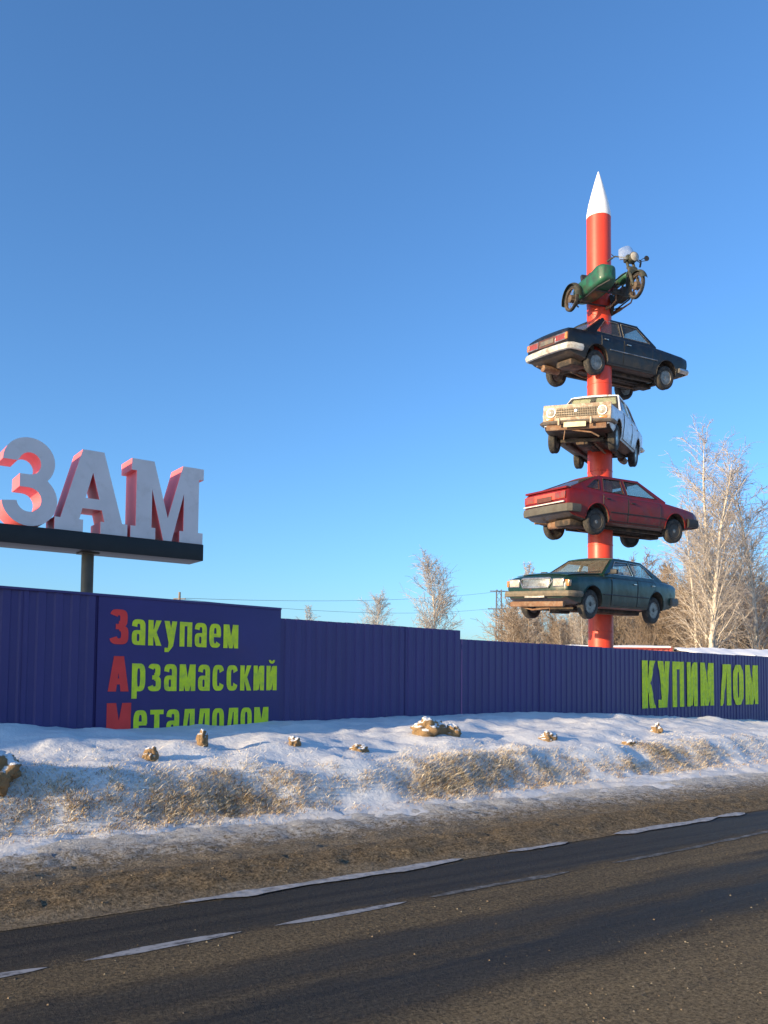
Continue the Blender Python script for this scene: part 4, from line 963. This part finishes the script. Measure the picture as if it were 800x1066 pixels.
mb = MB(); mb.tube([(-.42, SY - .17, .81), (-.42, SY + .17, .81), (.10, SY + .2, .80), (.26, SY, .85), (.10, SY - .2, .80)], .022, 8, closed=True)
mb.poly([[(-.40, -.16), (.10, -.19), (.24, 0), (.10, .19), (-.40, .16)]], lambda a, b, k: (a, SY + b, .812 + max(0, a - .1) * .2), 0); mb.build('cockpit', M['black'], sc)
mb = MB(); mb.box((-.38, SY, .88), (.10, .36, .26), .04, Matrix.Rotation(R(-12), 3, 'Y')); mb.build('sidecar_seat', M['black'], sc)
SW = (-.42, -1.22, .325); mwheel(SW, 'sidecar_wheel', sc)
fender(SW, -8, 188, .40, .10, 'mudguard', M['moto_dark'], sc)
mb = MB()
for x in (.30, -.42): mb.tube([(x, -.1, .26), (x, -1.12 if x < 0 else -.95, .28)], .024, 8)
mb.tube([(.75, SY, .36), (.5, SY - .2, .27), (-.6, SY - .2, .27), (-.85, SY, .36)], .022, 8); mb.tube([(.42, -.12, .80), (.45, SY + .2, .42)], .018, 8); mb.tube([(-.42, -1.12, .325), (-.42, -1.26, .325)], .03, 10); mb.build('sidecar_frame', M['black'], sc)

# ------------------------------------------------------------------ beyond the fence: sheds
def corr_wall(mb, x0, x1, y, z0, z1, per=.25, d=.03, m=0):
    k = int((x1 - x0) / per * 2); P = []
    for i in range(k + 1):
        x = x0 + (x1 - x0) * i / k; P += [(x, y + (d if i % 2 else 0), z0), (x, y + (d if i % 2 else 0), z1)]
    mb.add(P, [(2 * i, 2 * i + 2, 2 * i + 3, 2 * i + 1) for i in range(k)], m)
M['shed_red'] = simple('faded_red_steel', (.36, .075, .060), .6, 0, .2, 1.5, dirt=(.20, .08, .06), damt=.35, dscale=2)
M['roof_snow'] = simple('roof_snow', (.80, .81, .84), .8, 0, .05, 2., bump=.4, bscale=8)
M['shed_dark'] = simple('dark_timber', (.06, .045, .04), .8)
sh = empty('red_container', (8.3, 36, 0), (0, 0, R(2))); tag(sh, 'long faded red container with thin snow on its roof behind the fence', 'container')
mb = MB(); corr_wall(mb, 0, 4.4, 0, 0, 2.78); mb.box((2.2, 1.25, 1.39), (4.36, 2.4, 2.78)); mb.build('wall', M['shed_red'], sh, smooth=0)
mb = MB()
for y in (-.02, 2.46): mb.box((2.2, y, 2.83), (4.5, .08, .12), .01)
for x in (-.03, 4.42): mb.box((x, 1.2, 1.4), (.12, 2.5, 2.9), .01)
mb.build('frame', M['shed_red'], sh)
mb = MB(); mb.grid(lambda u, q: (4.4 * u, lerp(-.08, 2.5, q), 2.89 + .07 * math.sin(math.pi * q) ** .4 * (.8 + .4 * noise.noise(Vector((u * 9, q * 3, 0))))), 40, 8, .06); mb.build('snow_cover', M['roof_snow'], sh, smooth=60)
sh = empty('snowy_shed', (12.95, 33.2, 0), (0, 0, R(-3))); tag(sh, 'low dark shed with snow covered sloping roof panels right of red container', 'shed')
mb = MB(); mb.box((4.4, 1.7, 1.15), (8.6, 3.2, 2.3), .01); mb.build('wall', M['shed_dark'], sh)
for (a, b, dz) in ((-.1, 2.05, .05), (2.12, 4.9, .0), (4.98, 9.0, -.04)):
    mb = MB(); mb.grid(lambda u, q: (lerp(a, b, u), lerp(-.2, 3.5, q), 2.36 + dz + .36 * q), 2, 2, .06); rp = mb.build('roof', M['shed_dark'], sh, smooth=0)
    mb = MB(); mb.grid(lambda u, q: (lerp(a + .02, b - .02, u), lerp(-.22, 3.45, q), 2.37 + dz + .36 * q + .10 * min(1, 5 * q + .3) * (.8 + .5 * noise.noise(Vector((u * 6 + a, q * 3, 0))))), 20, 10, .08); mb.build('snow_cover', M['roof_snow'], rp, smooth=60)

# ------------------------------------------------------------------ trees
n = NT('birch_bark'); z = n.coord((1, 1, .35)); k = n.ramp(n.noise(7, 6, .7, z), (.50, 0.), (.66, 1.))
n.col(n.mix(k, (.60, .52, .42), (.10, .08, .06))); n.b.inputs['Roughness'].default_value = .85; M['birch'] = n.m
M['bark'] = simple('brown_bark', (.20, .15, .11), .9)
M['twig'] = simple('brown_twig', (.27, .21, .16), .9, bump=0)
M['twig_pale'] = simple('frosty_twig', (.34, .295, .26), .9, bump=0)
M['twig_red'] = simple('reddish_twig', (.21, .155, .11), .9, bump=0)
def tree_mesh(seed, H, r0, base_clear, spread, n_l, tw, twig_r, stems=1, droop=.35, up=1.0):
    """tapered trunk(s) with limbs, and a crown of fine twigs grown along the limbs"""
    rs = random.Random(seed); tr, cr = MB(), MB()
    def wander(p, d, L, k, curl, lift):
        pts = [p.copy()]
        for i in range(k):
            d = (d + Vector((rs.gauss(0, curl), rs.gauss(0, curl), rs.gauss(0, curl) + lift))).normalized(); p = p + d * (L / k); pts.append(p.copy())
        return pts
    for sidx in range(stems):
        lean = Vector((rs.gauss(0, .05), rs.gauss(0, .05), 1)) if stems == 1 else Vector((math.cos(sidx * 2.6 + .3) * .07, math.sin(sidx * 2.6 + .3) * .07, 1))
        hh = H * (1 if sidx == 0 else rs.uniform(.82, .97)); k = 14
        pts = wander(Vector((lean.x * 2, lean.y * 2, -.2)), lean.normalized(), hh, k, .028, .03)
        rad = [r0 * (1 - i / k) ** .8 + .008 for i in range(k + 1)]; tr.tube(pts, rad, 8)
        for j in range(n_l):
            f = base_clear + (1 - base_clear) * (j + rs.random()) / n_l; q = f * k; i = min(k - 1, int(q)); p = pts[i].lerp(pts[i + 1], q - i)
            az = rs.uniform(0, 6.283); L = spread * hh * (.42 + .9 * math.sin(math.pi * min(1, .25 + .75 * f)) ** 1.0) * rs.uniform(.5, 1.05)
            el = rs.uniform(.45, 1.1) * up; d = Vector((math.cos(az), math.sin(az), el)).normalized()
            lp = wander(p, d, L, 5, .10, .05); lr = rad[i] * .27
            tr.tube(lp, [max(.008, lr * (1 - m / 5.5)) for m in range(6)], 5, cap=False)
            for b in range(tw):
                fb = (b + rs.random()) / tw * .95 + .05; qb = fb * 5; ib = min(4, int(qb)); pb = lp[ib].lerp(lp[ib + 1], qb - ib)
                ab = rs.uniform(0, 6.283); d2 = (lp[ib + 1] - lp[ib]).normalized() + Vector((math.cos(ab), math.sin(ab), rs.uniform(-.2, .7))) * rs.uniform(.5, .95)
                L2 = L * rs.uniform(.22, .5); sp = wander(pb, d2.normalized(), L2, 3, .16, -droop * .12); cr.tube(sp, [twig_r * 1.5, twig_r * 1.2, twig_r, twig_r * .7], 3, cap=False)
                for c in range(3):
                    qc = rs.uniform(.5, 2.9); ic = int(qc); pc = sp[ic].lerp(sp[ic + 1], qc - ic); ac = rs.uniform(0, 6.283)
                    d3 = (d2.normalized() + Vector((math.cos(ac), math.sin(ac), rs.uniform(-.6, .4))) * .9).normalized()
                    cr.tube(wander(pc, d3, L2 * rs.uniform(.35, .8), 2, .2, -droop * .5), [twig_r * .9, twig_r * .8, twig_r * .55], 3, cap=False)
    return tr, cr
def tree(name, args, bark, twig):
    o = empty(name); tr, cr = tree_mesh(*args); tr.build('trunk', bark, o, smooth=60, fix=False); cr.build('crown', twig, o, smooth=0, fix=False); return o
def put(o, x, y, rz, sc, label, group=None, z=0., first=[]):
    if o.name in first: o = copy_tree(o)
    else: first.append(o.name)
    o.location = (x, y, z); o.rotation_euler.z = rz; o.scale = (sc,) * 3; tag(o, label, 'tree', group); return o
b1 = tree('birch_tree', (11, 15.2, .17, .18, .21, 52, 12, .009, 2, .35, 1.7), M['birch'], M['twig_pale'])
b2 = tree('birch_tree', (12, 13.5, .15, .14, .24, 54, 12, .010, 1, .35, 1.6), M['birch'], M['twig_pale'])
b3 = tree('birch_tree', (13, 12.0, .12, .12, .24, 36, 10, .010, 3, .3, 1.5), M['birch'], M['twig'])
b4 = tree('birch_tree', (17, 12.6, .15, .06, .26, 64, 13, .015, 1, .3, 1.7), M['birch'], M['twig_pale'])
t4 = tree('bare_tree', (14, 9.5, .10, .08, .30, 34, 10, .014, 2, .1, 1.2), M['bark'], M['twig_red'])
t5 = tree('bare_tree', (15, 8.0, .09, .05, .36, 34, 9, .018, 3, .1, 1.3), M['bark'], M['twig'])
t6 = tree('bare_tree', (16, 12.5, .14, .10, .20, 44, 10, .020, 1, .2, 1.5), M['bark'], M['twig_pale'])
put(b1, 18.1, 45, .4, 1., 'tall twin trunk white birch, tallest tree behind the fence')
put(b2, 22.3, 49, 1.2, 1.02, 'single white birch standing right of the twin trunk birch')
put(b2, 25.4, 50, 3.9, 1.08, 'white birch cut by the right edge of the photo')
put(b3, 20.3, 52, 2.2, 1., 'bushy birch close behind the twin trunk birch')
put(b3, 23.6, 56, .3, 1.18, 'many stemmed birch far right behind the fence lettering')
put(b4, 5.35, 80, .3, 1., 'lone bare tree rising above the middle fence section')
put(b4, -1.5, 110, 2., .94, 'faint far tree above the fence right of the lettered panel')
put(t6, -10.5, 112, 4., .85, 'small far treetop just above the end of the lettered panel')
put(t6, 13.0, 72, 1., .90, 'bare tree peeping over the bonnet of the green sedan')
put(t6, -3.1, 118, 3., .6, 'tiny treetop left of the faint far tree above the fence')
GT = 'bare trees of the thicket behind the fence'
LT = {0: 'slim pale birch in the thicket behind the fence', 1: 'bare brown tree in the thicket behind the fence'}
rt = random.Random(5)
for i in range(52):
    px = lerp(530, 835, (i + rt.random()) / 52); Y = rt.uniform(54, 88); X = (px - 400) / 850 * Y
    kind = rt.choice((b3, b2, b3, t4, t4, t5)); sc = rt.uniform(.75, 1.15) * (1 if kind in (t4, t5) else .80) * (1. if px > 640 else .80)
    put(kind, X, Y, rt.uniform(0, 6.28), sc * Y / 68, LT[0 if kind in (b2, b3) else 1], GT + (', birches' if kind in (b2, b3) else ', brown trees'))
# low scrub that reads as one brown mass at the foot of the trees
mb = MB(); rs = random.Random(9)
for i in range(3000):
    Y = rs.uniform(43, 100); px = rs.uniform(500, 900); X = (px - 400) / 850 * Y; hgt = rs.uniform(1.8, 4.6) * (1 if px > 600 else .8); p = Vector((X, Y, -.1)); d = Vector((rs.gauss(0, .25), rs.gauss(0, .25), 1))
    q = p + d * hgt * .5; e = q + (d + Vector((rs.gauss(0, .3), rs.gauss(0, .3), 0))) * hgt * .5
    mb.tube([p, q, e], [.022, .018, .009], 3, cap=False)
    for k in range(3):
        a = p.lerp(e, rs.uniform(.4, .9)); mb.tube([a, a + Vector((rs.gauss(0, .5), rs.gauss(0, .5), rs.uniform(.2, .9)))], [.013, .007], 3, cap=False)
tag(mb.build('thicket', M['twig_red'], smooth=0, fix=False), kind='stuff', label='low brown leafless scrub behind the fence at the foot of the trees', cat='scrub')

# ------------------------------------------------------------------ lattice mast, utility pole, wires
ms = empty('lattice_mast', (15.5, 110, 0)); tag(ms, 'thin grey lattice mast beyond the fence left of green sedan', 'mast')
mb = MB(); w = .45; Hm = 13.2
for a in ((1, 1), (1, -1), (-1, -1), (-1, 1)): mb.tube([(a[0] * w, a[1] * w, 0), (a[0] * w * .7, a[1] * w * .7, Hm)], .06, 5)
for k in range(14):
    z0, z1 = Hm * k / 14, Hm * (k + 1) / 14; f0, f1 = w * (1 - .3 * k / 14), w * (1 - .3 * (k + 1) / 14)
    for a, b in (((1, 1), (1, -1)), ((1, -1), (-1, -1)), ((-1, -1), (-1, 1)), ((-1, 1), (1, 1))): mb.tube([(a[0] * f0, a[1] * f0, z0), (b[0] * f1, b[1] * f1, z1)], .03, 4)
mb.build('lattice', M['steel'], ms)
mb = MB(); mb.box((0, 0, Hm - .2), (2.4, .14, .14)); mb.box((0, 0, Hm - 2.6), (3.0, .14, .14)); mb.build('cross_arm', M['steel'], ms)
up = empty('utility_pole', (-15.1, 60, 0)); tag(up, 'thin dark utility pole tip rising above the lettered fence panel', 'pole')
mb = MB(); mb.tube([(0, 0, 0), (0, 0, 7.5)], [.12, .08], 10); mb.build('post', M['bark'], up)
mb = MB(); mb.box((0, 0, 7.0), (.9, .08, .08), .01); mb.build('cross_arm', M['bark'], up)
def wire(a, b, sag, label):
    mb = MB(); mb.tube([Vector(a).lerp(Vector(b), k / 16) - Vector((0, 0, sag * 4 * (k / 16) * (1 - k / 16))) for k in range(17)], .013, 4); tag(mb.build('power_line', M['sign_black']), label, 'wire', 'power lines beyond the fence')
wire((-15.1, 60, 7.0), (14.2, 110, 10.6), .8, 'lower thin power line running to the lattice mast')
wire((-14.7, 60, 7.05), (15.0, 110, 12.9), .6, 'upper thin power line running to the lattice mast')
